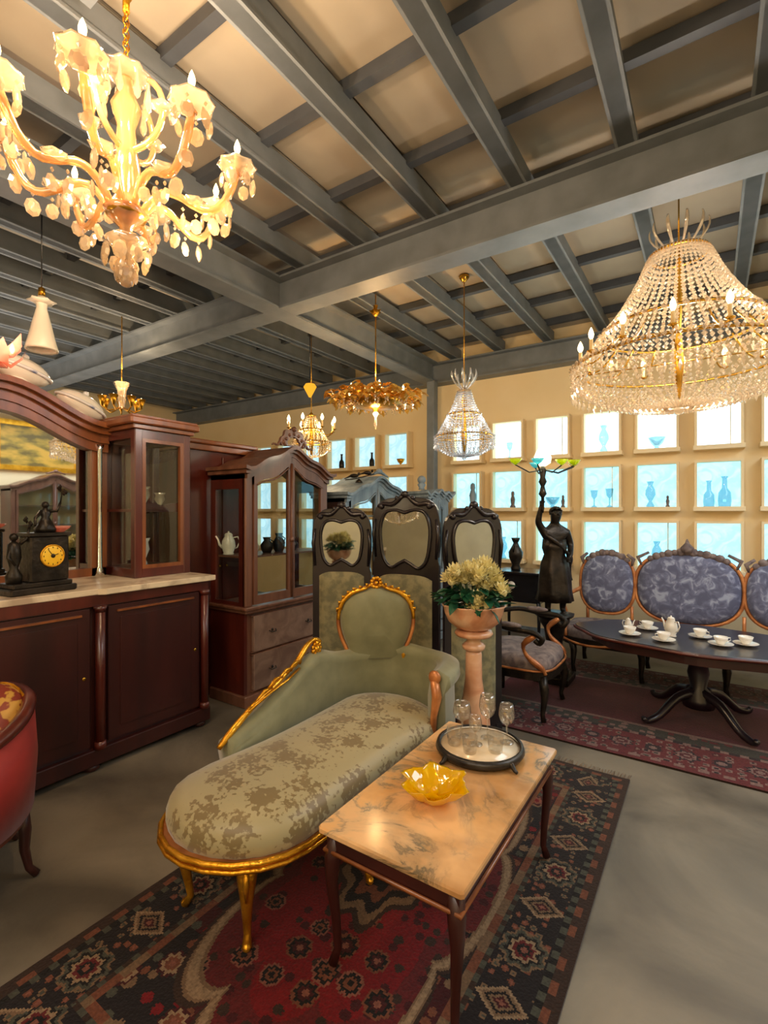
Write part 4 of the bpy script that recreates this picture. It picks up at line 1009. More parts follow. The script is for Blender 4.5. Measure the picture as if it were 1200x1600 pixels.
# ------------------------------------------------------------------ folding screen
FP = [(-2.35, 2.60), (-1.95, 2.785), (-1.44, 2.83), (-1.16, 3.17)]
fs = thing('folding_screen', 'black three-leaf folding screen with mirrors above sage padded panels', 'screen', (0, 0, .013))
def leaf(P, Q, top, k):
    L = math.hypot(Q[0]-P[0], Q[1]-P[1]); a = math.atan2(Q[1]-P[1], Q[0]-P[0]); X = T(P[0], P[1], 0, rz=a)
    g = .012; W = L-2*g; c = L/2
    def o(gx, zt, zm, za):  # ornamented shoulder outline
        pts = [(c-W/2+gx, za), (c-W/2+gx, zm-.34), (c-W/2+gx+.008, zm-.29), (c-W/2+gx-.004, zm-.2), (c-W/2+gx-.004, zm-.06), (c-W/2+gx+.012, zm+.02), (c-W/2+gx+.05, zm+.072), (c-W*.27, zm+.098), (c-W*.13, zt-.015), (c, zt)]
        pts = pts[:1]+catmull(pts[1:], 3)
        full = pts+[(2*c-x, z) for x, z in pts[-2::-1]]
        return full
    fr = MB().prism(o(0, top, top-.12, .06), -.016, .016, .004, X @ UP)
    for x in (c-W/2+.022, c+W/2-.022): fr.box(x-.022, x+.022, -.02, .02, 0, .08, X)
    pnl = obj('screen_leaf', fr, 'ebony', fs)
    # mirror outline (scalloped oval)
    mz0, mz1 = 1.115, top-.10
    hm_ = [(0, .90), (.40, 1.0), (.80, .90), (1.0, .45), (.985, -.15), (.86, -.72), (.56, -1.0), (.24, -.86), (0, -.74)]
    half = catmull(hm_, 4)
    mo = [(c+(W/2-.062)*x, (mz0+mz1)/2+(mz1-mz0)/2*z) for x, z in half+[(-x, z) for x, z in half[-2:0:-1]]][::-1]
    obj('mirror', MB().prism(mo, .0165, .021, 0, X @ UP), 'mirror', pnl)
    obj('mirror_rim', MB().tube([(x, -.022, z) for x, z in mo], .012, 6, close=True, M4=X), 'ebony', pnl)
    # padded panels front
    x0, x1 = c-W/2+.048, c+W/2-.048; nx, nz = 14, 26
    for y0, nm in ((-.017, 'padded_panel'), (.017, 'padded_panel')):
        sgn = -1 if y0 < 0 else 1
        v = []; f = []
        for j in range(nz+1):
            for i in range(nx+1):
                u, w_ = i/nx, j/nz; x = x0+(x1-x0)*u; z = .17+.90*w_
                if j == nz: z -= .03*(abs(2*u-1))**4
                d = .022*(1-(2*u-1)**8)*(1-(2*w_-1)**12)*(.72+.28*abs(sin(PI*(u*2.5+w_*5.5)))*abs(sin(PI*(u*2.5-w_*5.5))))
                v.append((x, y0+sgn*d, z))
        for j in range(nz):
            for i in range(nx): q = j*(nx+1)+i; f.append((q, q+1, q+nx+2, q+nx+1))
        obj(nm, MB().add(v, f, True, X), 'greenfab', pnl)
    cr = MB()
    for s in (-1, 1):
        cr.tube([(c+s*W*(.42-.4*u), -.018, top-.075+.06*u**1.5+.012*sin(8*u)) for u in lin_(9, 0, 1)], [.012+.006*sin(PI*u) for u in lin_(9, 0, 1)], 6, M4=X)
        cr.ball((c+s*W*.36, -.02, top-.075), .02, 8, 6, M4=X).ball((c+s*W*.12, -.02, top-.02), .016, 8, 6, M4=X)
        cr.tube([(c+s*(W/2-.02), -.018, top-.16), (c+s*(W/2-.005), -.02, top-.26), (c+s*(W/2-.02), -.018, top-.42)], [.008, .013, .008], 6, M4=X)
    cr.ball((c, -.02, top+.005), .026, 8, 6, (1.3, .6, .9), M4=X)
    obj('carved_crest', cr, 'ebony', pnl)
leaf(FP[0], FP[1], 1.53, 0); leaf(FP[1], FP[2], 1.60, 1); leaf(FP[2], FP[3], 1.53, 2)

# ------------------------------------------------------------------ onyx pedestal bowl with flowers
PX, PY = -1.12, 2.60
pd = thing('pedestal_planter', 'pink veined onyx pedestal with a carved bowl planter', 'planter', (PX, PY, .013))
obj('base', MB().box(-.115, .115, -.115, .115, 0, .05, b=.012).lathe([(.105, .05), (.11, .07), (.095, .10)], 24), 'onyx', pd)
obj('column', MB().lathe([(.095, .10), (.10, .2), (.088, .34), (.062, .44), (.048, .54), (.046, .68), (.042, .70)], 20), 'onyx', pd)
obj('capital', MB().lathe([(.045, .70), (.062, .71), (.066, .73), (.05, .745), (.036, .76), (.05, .775), (.10, .785), (.108, .80), (.10, .815), (.07, .82)], 24), 'onyx', pd)
obj('bowl', MB().lathe([(.07, .82), (.105, .835), (.145, .87), (.165, .915), (.172, .955), (.182, .968), (.168, .965), (.15, .93), (.10, .88), (.001, .86)], 32, wob=lambda a, z: .035*cos(8*a)*max(0, (z-.80)/.16)), 'onyx', pd)
fl = thing('flower_bouquet', 'bouquet of cream chrysanthemums with dark leaves filling the onyx bowl', 'flowers', (PX, PY, .913))
def bloom(np_=46, r=.058):
    mb = MB(); mb.ball((0, 0, 0), r*.45, 8, 6)
    for k in range(np_):
        ph = k*2.399; z = 1-1.25*(k+.5)/np_; q = math.sqrt(max(0, 1-z*z)); d = Vector((q*cos(ph), q*sin(ph), z)); sd = d.cross(Vector((0, 0, 1))); sd = sd.normalized() if sd.length > .01 else Vector((1, 0, 0)); L = r*random.uniform(.85, 1.12)
        p0 = d*r*.3; p1 = d*L*.8; p2 = d*L+Vector((0, 0, .006)); w_ = r*.17
        mb.add([p0-sd*w_*.5, p0+sd*w_*.5, p1+sd*w_, p1-sd*w_, p2], [(0, 1, 2, 3), (3, 2, 4)], True)
    return mb.mesh('flower_head', 'petal')
bl = [bloom(), bloom(40, .052), bloom(52, .064)]
lf = MB().add([(0, 0, 0), (.022, .02, .006), (.05, .026, .004), (.085, .012, -.006), (.105, 0, -.016), (.085, -.012, -.006), (.05, -.026, .004), (.022, -.02, .006), (.05, 0, -.004), (.022, 0, 0), (.085, 0, -.012)],
              [(0, 9, 1), (9, 8, 2, 1), (8, 10, 3, 2), (10, 4, 3), (0, 7, 9), (9, 7, 6, 8), (8, 6, 5, 10), (10, 5, 4)], True).mesh('leaf', 'leaf')
vr = Vector((.832, .5548, 0)); vf = Vector((-.5548, .832, 0))
spots = [(-.10, .235), (-.135, .20), (-.065, .215), (-.03, .25), (.02, .265), (.065, .27), (.105, .235), (.03, .215), (.085, .195), (.12, .185), (-.01, .20), (.055, .155), (.0, .105), (.035, .075), (-.015, .07), (.13, .15), (-.12, .26), (.0, .235)]
for k, (a, z) in enumerate(spots):
    for sgn in ((-1, 1) if k < 12 else (-1,)):
        dep = sgn*(.05+.03*hsh(k, sgn)) if k < 12 else -.14+.0*k
        p = vr*a+vf*dep+Vector((0, 0, z)); e = obj('flower_head', bl[k % 3], None, fl, p, rot=(random.uniform(.0, .5)*(1 if sgn < 0 else -1), random.uniform(-.3, .3), random.uniform(0, 6)))
for k in range(110):
    a = 2*PI*random.random(); z = random.uniform(.05, .17); r = random.uniform(.04, .16)
    obj('leaf', lf, None, fl, (r*cos(a), r*sin(a), z), rot=(random.uniform(-.6, .6), random.uniform(-.6, .7), a+random.uniform(-.6, .6)))
st = MB()
for k in range(12): a = k*.52; st.tube([(.02*cos(a), .02*sin(a), -.02), (.06*cos(a), .06*sin(a), .08), (.09*cos(a), .09*sin(a), .2)], .004, 5)
obj('stems', st, 'stem', fl)

# the same planter again behind the photographer; the left screen mirror shows it
c_ = copy_tree(pd); c_.location = (-1.50, -.80, 0); tag(c_, 'onyx pedestal planter mirrored in the left leaf of the folding screen', 'planter')
c_ = copy_tree(fl); c_.location = (-1.50, -.80, .90); tag(c_, 'chrysanthemum bouquet mirrored in the left leaf of the folding screen', 'flowers')
basket('crystal_chandelier', 'low hung crystal chandelier mirrored in the middle leaf of the folding screen', -3.15, -.75, 1.95, 1.70, 1.52, 1.34, .06, .18, .26, 26, 8, 1.72, .30, 10, None, mcr='crystal', bead=.011, ztop=3.5, lite=(1, .8, .5))

# ------------------------------------------------------------------ carved armchair (faces +x)
ac = thing('carved_armchair', 'dark carved armchair with gilt highlights and mauve seat by the oval table', 'armchair', (-1.21, 3.72, .012), PI/2)
# local: front = -y, width x
def pad(o, lv):
    n = len(o); v = [(x*(1-d), y*(1-d), z) for d, z in lv for x, y in o]
    return v, [(k*n+i, k*n+(i+1) % n, (k+1)*n+(i+1) % n, (k+1)*n+i) for k in range(len(lv)-1) for i in range(n)]+[tuple((len(lv)-1)*n+i for i in range(n))]
sq_ = lambda a, b: [(a*(abs(cos(t))**.5)*(1 if cos(t) > 0 else -1), b*(abs(sin(t))**.5)*(1 if sin(t) > 0 else -1)) for t in arc(33, 0, 2*PI)[:-1]]
v, f = pad(sq_(.30, .28), [(.02, .36), (0, .38), (0, .41), (.04, .445), (.15, .465), (.4, .475)])
obj('seat', MB().add(v, f, True), 'greyfab', ac)
rl = [(.315*(abs(cos(a))**.5)*(1 if cos(a) > 0 else -1), .295*(abs(sin(a))**.5)*(1 if sin(a) > 0 else -1)) for a in arc(33, 0, 2*PI)[:-1]]
obj('seat_rail', MB().ring_prism(rl, [(x*.85, y*.85) for x, y in rl], .31, .375), 'bronze', ac)
obj('rail_moulding', MB().tube([(x, y, .375) for x, y in rl], .009, 5, close=True), 'copper', ac)
lg = MB().tube([(0, 0, .33), (.03, 0, .25), (.03, 0, .18), (.005, 0, .07), (.02, 0, .018)], [.034, .032, .024, .016, .02], 8).mesh('leg', 'bronze')
for x, y, r in ((.25, -.23, -PI/4), (-.25, -.23, -3*PI/4), (.24, .23, PI/4), (-.24, .23, 3*PI/4)): obj('leg', lg, None, ac, (x, y, 0), r)
for s in (-1, 1):
    a_ = obj('arm', MB().tube(catmull([(s*.25, .26, .66), (s*.32, .12, .68), (s*.34, -.04, .66), (s*.34, -.18, .655), (s*.33, -.25, .62), (s*.32, -.23, .58), (s*.325, -.20, .60)], 4), .020, 8), 'bronze', ac)
    obj('arm_support', MB().tube(catmull([(s*.33, -.20, .63), (s*.32, -.12, .56), (s*.31, -.14, .48), (s*.29, -.24, .40), (s*.28, -.26, .36)], 3), [.018+.006*sin(i) for i in range(13)], 7), 'copper', a_)
    obj('arm_pad', MB().ball((s*.335, -.02, .688), .03, 10, 7, (.9, 3.2, .7)), 'greyfab', a_)
bk = [(-.20, .47), (-.235, .58), (-.26, .70), (-.25, .84), (-.17, .95), (-.08, .99), (0, 1.03)]; bk = catmull(bk+[(-x, z) for x, z in bk[-2::-1]], 4)
obj('back_frame', MB().tube([(x, .27+(z-.4)*.12, z) for x, z in bk], .022, 8, close=True), 'copper', ac)
n = len(bk); v = []
for d, y in ((.0, .02), (.0, -.02), (.12, -.04), (.5, -.05)):
    for x, z in bk: xx = x*(1-d); zz = .75+(z-.75)*(1-d); v.append((xx, .27+(zz-.4)*.12+y, zz))
f = [(k*n+i, k*n+(i+1) % n, (k+1)*n+(i+1) % n, (k+1)*n+i) for k in range(3) for i in range(n)]+[tuple(3*n+i for i in range(n)), tuple(range(n))[::-1]]
obj('back_pad', MB().add(v, f, True), 'greyfab', ac)
cr = MB()
for k in range(9): u = k/8*2-1; cr.ball((u*.14, .33, 1.03-.06*u*u+.012*(k % 2)), .024, 7, 5)
obj('carved_crest', cr, 'copper', ac)

# ------------------------------------------------------------------ sofa against the wall (faces -y)
SX = -.205
sf = thing('carved_sofa', 'long carved sofa with three oval slate tapestry backs and gilt rims', 'sofa', (SX, 5.18, .012))
def oval(cx, rx, zc, rz, n=36, sq=.78):
    return [(cx+rx*(abs(cos(a))**sq)*(1 if cos(a) > 0 else -1), zc+rz*(abs(sin(a))**sq)*(1 if sin(a) > 0 else -1)) for a in arc(n+1, 0, 2*PI)[:-1]]
for cx, rx, zc, rz in ((-.645, .24, .785, .285), (0.03, .41, .785, .315), (.73, .27, .785, .285)):
    o = oval(cx, rx, zc, rz); n = len(o); v = []
    for d, y in ((.02, .10), (.0, .06), (.04, .02), (.2, .0), (.5, -.01)):
        for x, z in o: zz = zc+(z-zc)*(1-d); v.append((cx+(x-cx)*(1-d), y+(zz-.5)*.10, zz))
    f = [(k*n+i, k*n+(i+1) % n, (k+1)*n+(i+1) % n, (k+1)*n+i) for k in range(4) for i in range(n)]+[tuple(4*n+i for i in range(n)), tuple(range(n))[::-1]]
    p = obj('back_panel', MB().add(v, f, True), 'bluefab', sf)
    obj('panel_rim', MB().tube([(cx+(x-cx)*1.03, .045+(z-.5)*.10, zc+(z-zc)*1.03) for x, z in o], .017, 7, close=True), 'copper', p)
    c = MB()
    m_ = 13 if rx > .3 else 9
    for k in range(m_):
        u = 2*k/(m_-1)-1; c.ball((cx+u*rx*.72, .085, zc+rz*1.06-.05*u*u*1.4), .030+.008*(k % 2), 7, 5, (1.1, .6, 1))
    for s in (-1, 1): c.tube([(cx+s*rx*.9, .085, zc+rz*.62), (cx+s*rx*.98, .085, zc+rz*.85), (cx+s*rx*.75, .085, zc+rz*1.02)], [.012, .022, .014], 6)
    if rx > .3: c.lathe([(.05, 0), (.055, .04), (.02, .08), (.005, .12)], 8, T(cx, .09, zc+rz*1.06))
    obj('carved_crest', c, 'bluefab' if False else 'greyfab', p)
ol = [(.96*(abs(cos(a))**.4)*(1 if cos(a) > 0 else -1), -.20+.30*(abs(sin(a))**.4)*(1 if sin(a) > 0 else -1)) for a in arc(41, 0, 2*PI)[:-1]]
v = []; n = len(ol)
for d, z in ((.01, .33), (0, .35), (0, .385), (.02, .41), (.08, .43), (.3, .44)):
    for x, y in ol: v.append((x*(1-d*.4), -.2+(y+.2)*(1-d), z))
f = [(k*n+i, k*n+(i+1) % n, (k+1)*n+(i+1) % n, (k+1)*n+i) for k in range(5) for i in range(n)]+[tuple(5*n+i for i in range(n))]
obj('seat', MB().add(v, f, True), 'greyfab', sf)
obj('seat_rail', MB().ring_prism([(x*1.01, -.2+(y+.2)*1.03) for x, y in ol], [(x*.93, -.2+(y+.2)*.8) for x, y in ol], .27, .335), 'bronze', sf)
obj('rail_moulding', MB().tube([(x*1.012, -.2+(y+.2)*1.04, .30-.02*cos(x*9)) for x, y in ol], .012, 6, close=True), 'copper', sf)
lg2 = MB().tube([(0, 0, .29), (.02, -.02, .22), (.01, -.01, .08), (.02, -.02, .018)], [.034, .03, .018, .022], 8).mesh('leg', 'bronze')
for x in (-.86, -.3, .3, .86):
    for y in (-.44, .04): obj('leg', lg2, None, sf, (x, y, 0))
for x in (-.82, -.42, .45, .88): obj('back_post', MB().tube([(x, .06, .33), (x, .055, .58)], .016, 6), 'copper', sf)
for s in (-1, 1):
    a_ = obj('arm', MB().tube(catmull([(s*.88, .08, .72), (s*.96, -.05, .68), (s*.97, -.25, .66), (s*.96, -.40, .64), (s*.95, -.44, .60), (s*.95, -.38, .58)], 4), .022, 8), 'copper', sf)
    obj('arm_support', MB().tube(catmull([(s*.95, -.40, .62), (s*.94, -.32, .52), (s*.93, -.40, .42), (s*.92, -.42, .33)], 3), .020, 7), 'copper', a_)

# ------------------------------------------------------------------ oval tea table & tea things
ot = thing('oval_tea_table', 'dark oval tea table with scalloped top and carved pedestal before the sofa', 'table', (-.07, 4.16, .012))
ou = [(.82*cos(a)*(1+.025*cos(8*a)), .46*sin(a)*(1+.025*cos(8*a))) for a in arc(65, 0, 2*PI)[:-1]]
obj('top', MB().prism(ou, .558, .588, .008), 'ebony', ot)
obj('top_edge', MB().tube([(x*1.003, y*1.003, .573) for x, y in ou], .011, 6, close=True), 'mahog', ot)
obj('apron', MB().ring_prism([(x*.85, y*.85) for x, y in ou], [(x*.8, y*.78) for x, y in ou], .49, .558), 'mahog_dark', ot)
obj('column', MB().lathe([(.10, .10), (.11, .16), (.05, .24), (.07, .34), (.05, .44), (.16, .49)], 16), 'ebony', ot)
fo = MB().tube(catmull([(.05, 0, .20), (.18, 0, .17), (.32, 0, .06), (.42, 0, .03), (.45, 0, .055)], 3), [.035-.0015*i for i in range(13)], 8).mesh('foot', 'ebony')
for k in range(4): obj('foot', fo, None, ot, rz=PI/4+k*PI/2)
TT = .601
CUPG = 'tea cups on the oval table'
cupm = None
def saucer_cup(x, y, wh, up=0):
    s_ = obj('saucer', MB().lathe([(.03, 0), (.032, .003), (.07, .012), (.075, .017), (.07, .016), (.03, .007), (.001, .006)], 18), 'porcelain', None, (x, y, TT)); tag(s_, 'white saucer with thin rim %s' % wh, 'saucer', 'saucers on the oval table')
    t = thing('tea_cup', 'white tea cup %s' % wh, 'cup', (x, y, TT+.0075), 0, 'tea cups on the oval table')
    obj('body', MB().lathe([(.02, 0), (.022, .004), (.038, .03), (.044, .052), (.041, .052), (.034, .03), (.001, .01)], 16), 'porcelain', t)
    obj('handle', MB().tube([(.038, 0, .045), (.062, 0, .044), (.064, 0, .026), (.036, 0, .018)], .004, 5), 'porcelain', t, rz=x*9)
for x, y, wh in ((-.49, 3.98, 'at the left end of the oval table'), (-.27, 3.92, 'at the front of the oval table, before the tall pot'), (.06, 4.00, 'at the front right of the oval table'),
                 (-.40, 4.24, 'behind the leftmost cup on the oval table'), (-.06, 4.17, 'in the middle right of the oval table'), (.20, 4.1, 'near the right edge of the photo on the oval table')):
    saucer_cup(x, y, wh)
pot('teapot', 'white porcelain teapot standing between the cups on the oval table', (-.235, 4.10, TT), .15, rz=2.5)
pot('creamer', 'small lidded white sugar pot at the back left of the oval table', (-.52, 4.14, TT), .095, rz=.5)

# ------------------------------------------------------------------ lacquer side table, vase, torch statue
st_ = thing('side_table', 'square black lacquer side table with a round white tag near the wall', 'table', (-1.74, 5.42, 0))
obj('top', MB().box(-.27, .27, -.22, .22, .82, .85, b=.008), 'black', st_)
obj('case', MB().box(-.24, .24, -.19, .19, .52, .82, b=.004), 'black', st_)
obj('round_tag', MB().lathe([(.042, 0), (.042, .004), (.001, .004)], 20, T(-.07, -.19, .70, rx=PI/2)), 'porcelain', st_, label='round white tag')
for x in (-.22, .22):
    for y in (-.17, .17): obj('leg', MB().tube([(x, y, .53), (x*1.02, y*1.02, .3), (x, y, 0)], [.024, .018, .014], 6), 'black', st_)
o = obj('bronze_vase', MB().lathe([(.05, 0), (.055, .02), (.04, .06), (.075, .14), (.08, .20), (.04, .27), (.025, .30), (.04, .33), (.05, .36), (.04, .36)], 18).tube([(0, .07, .2), (0, .11, .26), (0, .05, .31)], .008, 6).tube([(0, -.07, .2), (0, -.11, .26), (0, -.05, .31)], .008, 6), 'bronze', None, (-1.82, 5.40, .85)); tag(o, 'dark handled bronze vase standing on the black side table', 'vase')

sp = thing('plinth', 'dark turned plinth carrying the torch bearer statue', 'plinth', (-1.15, 4.45, .013))
obj('base', MB().box(-.15, .15, -.15, .15, 0, .06, b=.01), 'bronze', sp)
obj('shaft', MB().lathe([(.12, .06), (.125, .09), (.08, .14), (.07, .34), (.09, .46), (.13, .52), (.13, .56), (.12, .565)], 18), 'bronze', sp)
def skin_body(name, verts, edges, radii, parent, m, loc=(0, 0, 0), rz=0, sub=2):
    me = bpy.data.meshes.new(name); me.from_pydata(verts, edges, []); me.materials.append(M[m])
    o = bpy.data.objects.new(name, me); COL.objects.link(o); o.location = loc; o.rotation_euler = (0, 0, rz); o.parent = parent
    mo = o.modifiers.new('skin', 'SKIN'); mo.use_smooth_shade = True
    for i, r in enumerate(radii):
        d = me.skin_vertices[0].data[i]; d.radius = r if isinstance(r, tuple) else (r, r); d.use_root = i == 0
    o.modifiers.new('sub', 'SUBSURF').levels = sub; o.modifiers['sub'].render_levels = sub
    return o
# 1 m bronze figure: local x right, -y front; right arm (towards -x) raised with torch
stt = thing('torch_bearer_statue', 'dark bronze robed figure on a plinth raising a lit glass torch', 'statue', (-1.15, 4.45, .58), math.radians(34))
stt.scale = (1.18, 1.15, .97)
V = [(0, 0, .50), (.0, .0, .58), (0, -.005, .68), (0, 0, .78), (0, .0, .845), (.005, -.01, .885), (.008, -.015, .93), (.008, -.012, .97),   # 0-7 pelvis..head
     (-.085, 0, .77), (-.13, -.02, .86), (-.115, -.04, .98), (-.11, -.045, 1.02),                       # 8-11 raised arm
     (.09, .0, .765), (.125, .01, .65), (.10, -.06, .56), (.08, -.08, .53),                              # 12-15 lowered arm
     (-.045, 0, .47), (-.05, -.02, .27), (-.05, 0, .06), (-.052, -.045, .025),                           # 16-19 leg
     (.05, -.01, .47), (.065, -.05, .28), (.06, .0, .06), (.065, -.045, .025)]
Ed = [(0, 1), (1, 2), (2, 3), (3, 4), (4, 5), (5, 6), (6, 7), (3, 8), (8, 9), (9, 10), (10, 11), (3, 12), (12, 13), (13, 14), (14, 15), (0, 16), (16, 17), (17, 18), (18, 19), (0, 20), (20, 21), (21, 22), (22, 23)]
Rr = [(.07, .055), (.058, .045), (.072, .052), (.07, .045), (.026, .026), (.04, .044), (.044, .05), (.032, .036), .036, .026, .018, .015, .036, .026, .019, .015, .045, .034, .022, .018, .045, .034, .022, .018]
body = skin_body('body', V, Ed, Rr, stt, 'bronze')
fa = MB().ball((.008, -.064, .93), .010, 8, 6, (.7, 1.2, 1.4)).ball((-.012, -.056, .942), .006, 6, 5).ball((.028, -.056, .942), .006, 6, 5).ball((.008, -.058, .908), .008, 8, 5, (1.4, .7, .5))
obj('face', fa, 'bronze', body)
hr = MB()
for k in range(70):
    ph = k*2.4; z = 1-1.5*k/70; q = math.sqrt(max(0, 1-z*z)); x, y = .040*q*cos(ph), .044*q*sin(ph)
    if y > -.012 or z > .62: hr.ball((.008+x, -.008+y, .948+.044*z), .011, 6, 5)
obj('hair', hr, 'bronze', body)
for sx, (hx, hy, hz) in ((-1, (-.11, -.048, 1.03)), (1, (.075, -.09, .52))):
    h = MB().ball((hx, hy, hz), .018, 8, 6, (1, .7, 1.2))
    for k in range(4): h.tube([(hx-.012, hy-.004, hz-.014+.010*k), (hx-.02, hy-.018, hz-.014+.010*k), (hx-.006, hy-.028+.003*(k == 3), hz-.014+.010*k), (hx+.006, hy-.020, hz-.014+.010*k)], [.0055, .0055, .005, .004], 5)
    h.tube([(hx+.012, hy, hz), (hx+.016, hy-.014, hz+.012), (hx+.004, hy-.026, hz+.018)], [.007, .006, .005], 5)
    obj('hand', h, 'bronze', body)
obj('robe', MB().lathe([(.085, .70), (.09, .62), (.075, .56), (.10, .48), (.115, .34), (.12, .22), (.135, .14), (.125, .14), (.105, .3), (.06, .55)], 28, wob=lambda a, z: .07*cos(7*a+z*6)*min(1, (.72-z)*3)), 'bronze', body)
obj('drapery', MB().tube(catmull([(-.08, -.06, .74), (.0, -.085, .66), (.09, -.05, .56), (.12, .02, .46), (.13, .03, .32)], 4), [.018+.007*sin(i*.8) for i in range(17)], 6), 'bronze', body)
obj('rock_base', MB().lathe([(.14, 0), (.145, .02), (.10, .035), (.001, .04)], 14, wob=lambda a, z: .05*cos(5*a)), 'bronze', stt)
tx, ty = -.11, -.068
obj('torch', MB().lathe([(.006, .94), (.012, .98), (.012, 1.08), (.03, 1.11), (.022, 1.14), (.014, 1.18), (.03, 1.22), (.018, 1.26), (.028, 1.32), (.012, 1.36)], 12, T(tx, ty, 0)), 'bronze', stt)
obj('torch_globe', MB().lathe([(.02, 1.36), (.055, 1.39), (.06, 1.44), (.045, 1.49), (.02, 1.54), (.004, 1.57)], 14, T(tx, ty, 0), wob=lambda a, z: .08*cos(5*a)), 'torchflame', stt, label='lit cream torch globe')
for k, (mm_, a) in enumerate((('greenglass', 3.6), ('aquaglass', 4.2), ('greenglass', 5.6), ('greenglass', 6.1), ('yellowglass', .3), ('aquaglass', 1.6))):
    rr = (.26, .17, .14, .22, .27, .16)[k]
    b_ = obj('branch', MB().tube([(tx, ty, 1.33), (tx+rr*.5*cos(a), ty+rr*.5*sin(a), 1.30), (tx+rr*cos(a), ty+rr*sin(a), 1.36)], .006, 5), 'bronze', stt)
    obj('glass_flower', MB().lathe([(.008, 0), (.03, .02), (.048, .05), (.042, .05), (.02, .02)], 12, T(tx+rr*cos(a), ty+rr*sin(a), 1.36), wob=lambda a, z: .15*cos(5*a)*(z-1.3 > .0)), mm_, b_)
lamp('torch_light', (-1.26, 4.30, 2.22), 8, (1, .9, .65), .05)

# ------------------------------------------------------------------ red tub armchair, lower left (opening away from the camera)
ra = thing('red_tub_armchair', 'red velvet tub armchair with dark wooden rim at the lower left edge', 'armchair', (-2.50, .58, 0), math.radians(252))
ra.scale = (1.04, 1.28, 1)
# shell arc in plan: opening towards local +x ; radius .32
A = arc(33, math.radians(52), math.radians(308)); v = []; f = []
rad = .33
def shell(r, z0, z1f, th, mname, nm, par):
    v = []; f = []; K = len(A)
    for a in A:
        zt = z1f(a); cs, sn = cos(a), sin(a)
        for rr, z in ((r, z0), (r+.012, (z0+zt)/2), (r, zt), (r-th, zt), (r-th-.006, (z0+zt)/2), (r-th, z0)): v.append((rr*cs, rr*sn, z))
    for i in range(K-1):
        for k in range(6): f.append((i*6+k, (i+1)*6+k, (i+1)*6+(k+1) % 6, i*6+(k+1) % 6))
    f.append((0, 1, 2, 3, 4, 5)); f.append(tuple((K-1)*6+k for k in range(6))[::-1])
    return obj(nm, MB().add(v, f, True), mname, par)
zt = lambda a: .68+.03*(-cos(a))-.05*max(0, sin(a))
shell(rad, .30, lambda a: zt(a)-.012, .045, 'redvelvet', 'shell', ra)
obj('rim', MB().tube([((rad-.018)*cos(a), (rad-.018)*sin(a), zt(a)) for a in A], .026, 8), 'mahog', ra)
so_ = [(.28*cos(a), .28*sin(a)) for a in arc(29, 0, 2*PI)[:-1]]
obj('seat_rail', MB().prism([((rad-.01)*cos(a), (rad-.01)*sin(a)) for a in arc(29, 0, 2*PI)[:-1]], .27, .33, .005), 'mahog', ra)
v = [(x*(1-d), y*(1-d), z) for d, z in ((0, .33), (-.02, .37), (.03, .42), (.2, .44), (.6, .45)) for x, y in so_]; n = len(so_)
obj('seat', MB().add(v, [(k*n+i, k*n+(i+1) % n, (k+1)*n+(i+1) % n, (k+1)*n+i) for k in range(4) for i in range(n)]+[tuple(4*n+i for i in range(n))], True), 'redvelvet', ra)
lgr = MB().tube([(0, 0, .30), (.012, 0, .2), (.01, 0, .12), (.025, 0, .04), (.05, 0, .008)], [.024, .022, .018, .014, .015], 8).mesh('leg', 'mahog_dark')
for a in (.75, 2.95, 3.75, -.8): obj('leg', lgr, None, ra, (.29*cos(a), .29*sin(a), 0), a)
cu = thing('throw_cushion', 'gold brocade cushion lying in the red tub armchair', 'cushion', (-2.49, .74, .61), .4)
obj('cover', MB().ball((0, 0, 0), .19, 18, 12, (1, 1, .55), M4=T(0, 0, 0, rx=.9)), 'goldfab', cu)
obj('piping', MB().tube([(.192*cos(a), .192*sin(a), 0) for a in arc(29, 0, 2*PI)[:-1]], .006, 5, close=True, M4=T(0, 0, 0, rx=.9)), 'gold', cu)

# ------------------------------------------------------------------ things on window sills, back wall
def sill_item(k, r, dx, kind, label, m='paleglass', s=1.0):
    x = .07-.54*k+dx; z = ROWS[r][0]; y = YB-.085
    P = {'vase': [(.035, 0), (.04, .01), (.015, .06), (.05, .13), (.045, .18), (.02, .23), (.035, .27), (.03, .27)],
         'bottle': [(.045, 0), (.05, .05), (.045, .12), (.02, .16), (.018, .24), (.028, .26), (.02, .26)],
         'goblet': [(.035, 0), (.03, .006), (.007, .02), (.007, .09), (.03, .12), (.04, .19), (.036, .19)],
         'bowl': [(.03, 0), (.02, .02), (.06, .06), (.085, .12), (.08, .12), (.02, .04)],
         'figure': [(.04, 0), (.04, .02), (.025, .04), (.035, .12), (.02, .17), (.025, .19), (.022, .225), (.004, .24)]}[kind]
    o = obj({'vase': 'glass_vase', 'bottle': 'decanter', 'goblet': 'glass_goblet', 'bowl': 'glass_bowl', 'figure': 'figurine'}[kind], MB().lathe([(a*s, b*s) for a, b in P], 14), m, None, (x, y, z))
    tag(o, label, {'bottle': 'decanter', 'goblet': 'goblet', 'bowl': 'bowl', 'figure': 'figurine'}.get(kind, 'vase'))
sill_item(5, 1, .07, 'figure', 'tall dark figurine in the middle-row window right of the steel column', 'greywood', 1.35)
sill_item(4, 1, .06, 'figure', 'small grey figurine in middle-row window, second right of the column', 'greyfab', .85)
sill_item(4, 0, .02, 'goblet', 'glass goblet in top-row window beside the crystal chandelier')
sill_item(4, 2, -.06, 'vase', 'pale glass vase in bottom-row window above the bronze vase')
sill_item(3, 1, .0, 'bowl', 'pale bowl in middle-row window behind the statue torch', 'paleglass')
sill_item(3, 1, .12, 'figure', 'tiny figurine in middle-row window above the statue head', 'greyfab', .6)
sill_item(2, 1, -.08, 'goblet', 'left glass goblet of the pair right of the statue')
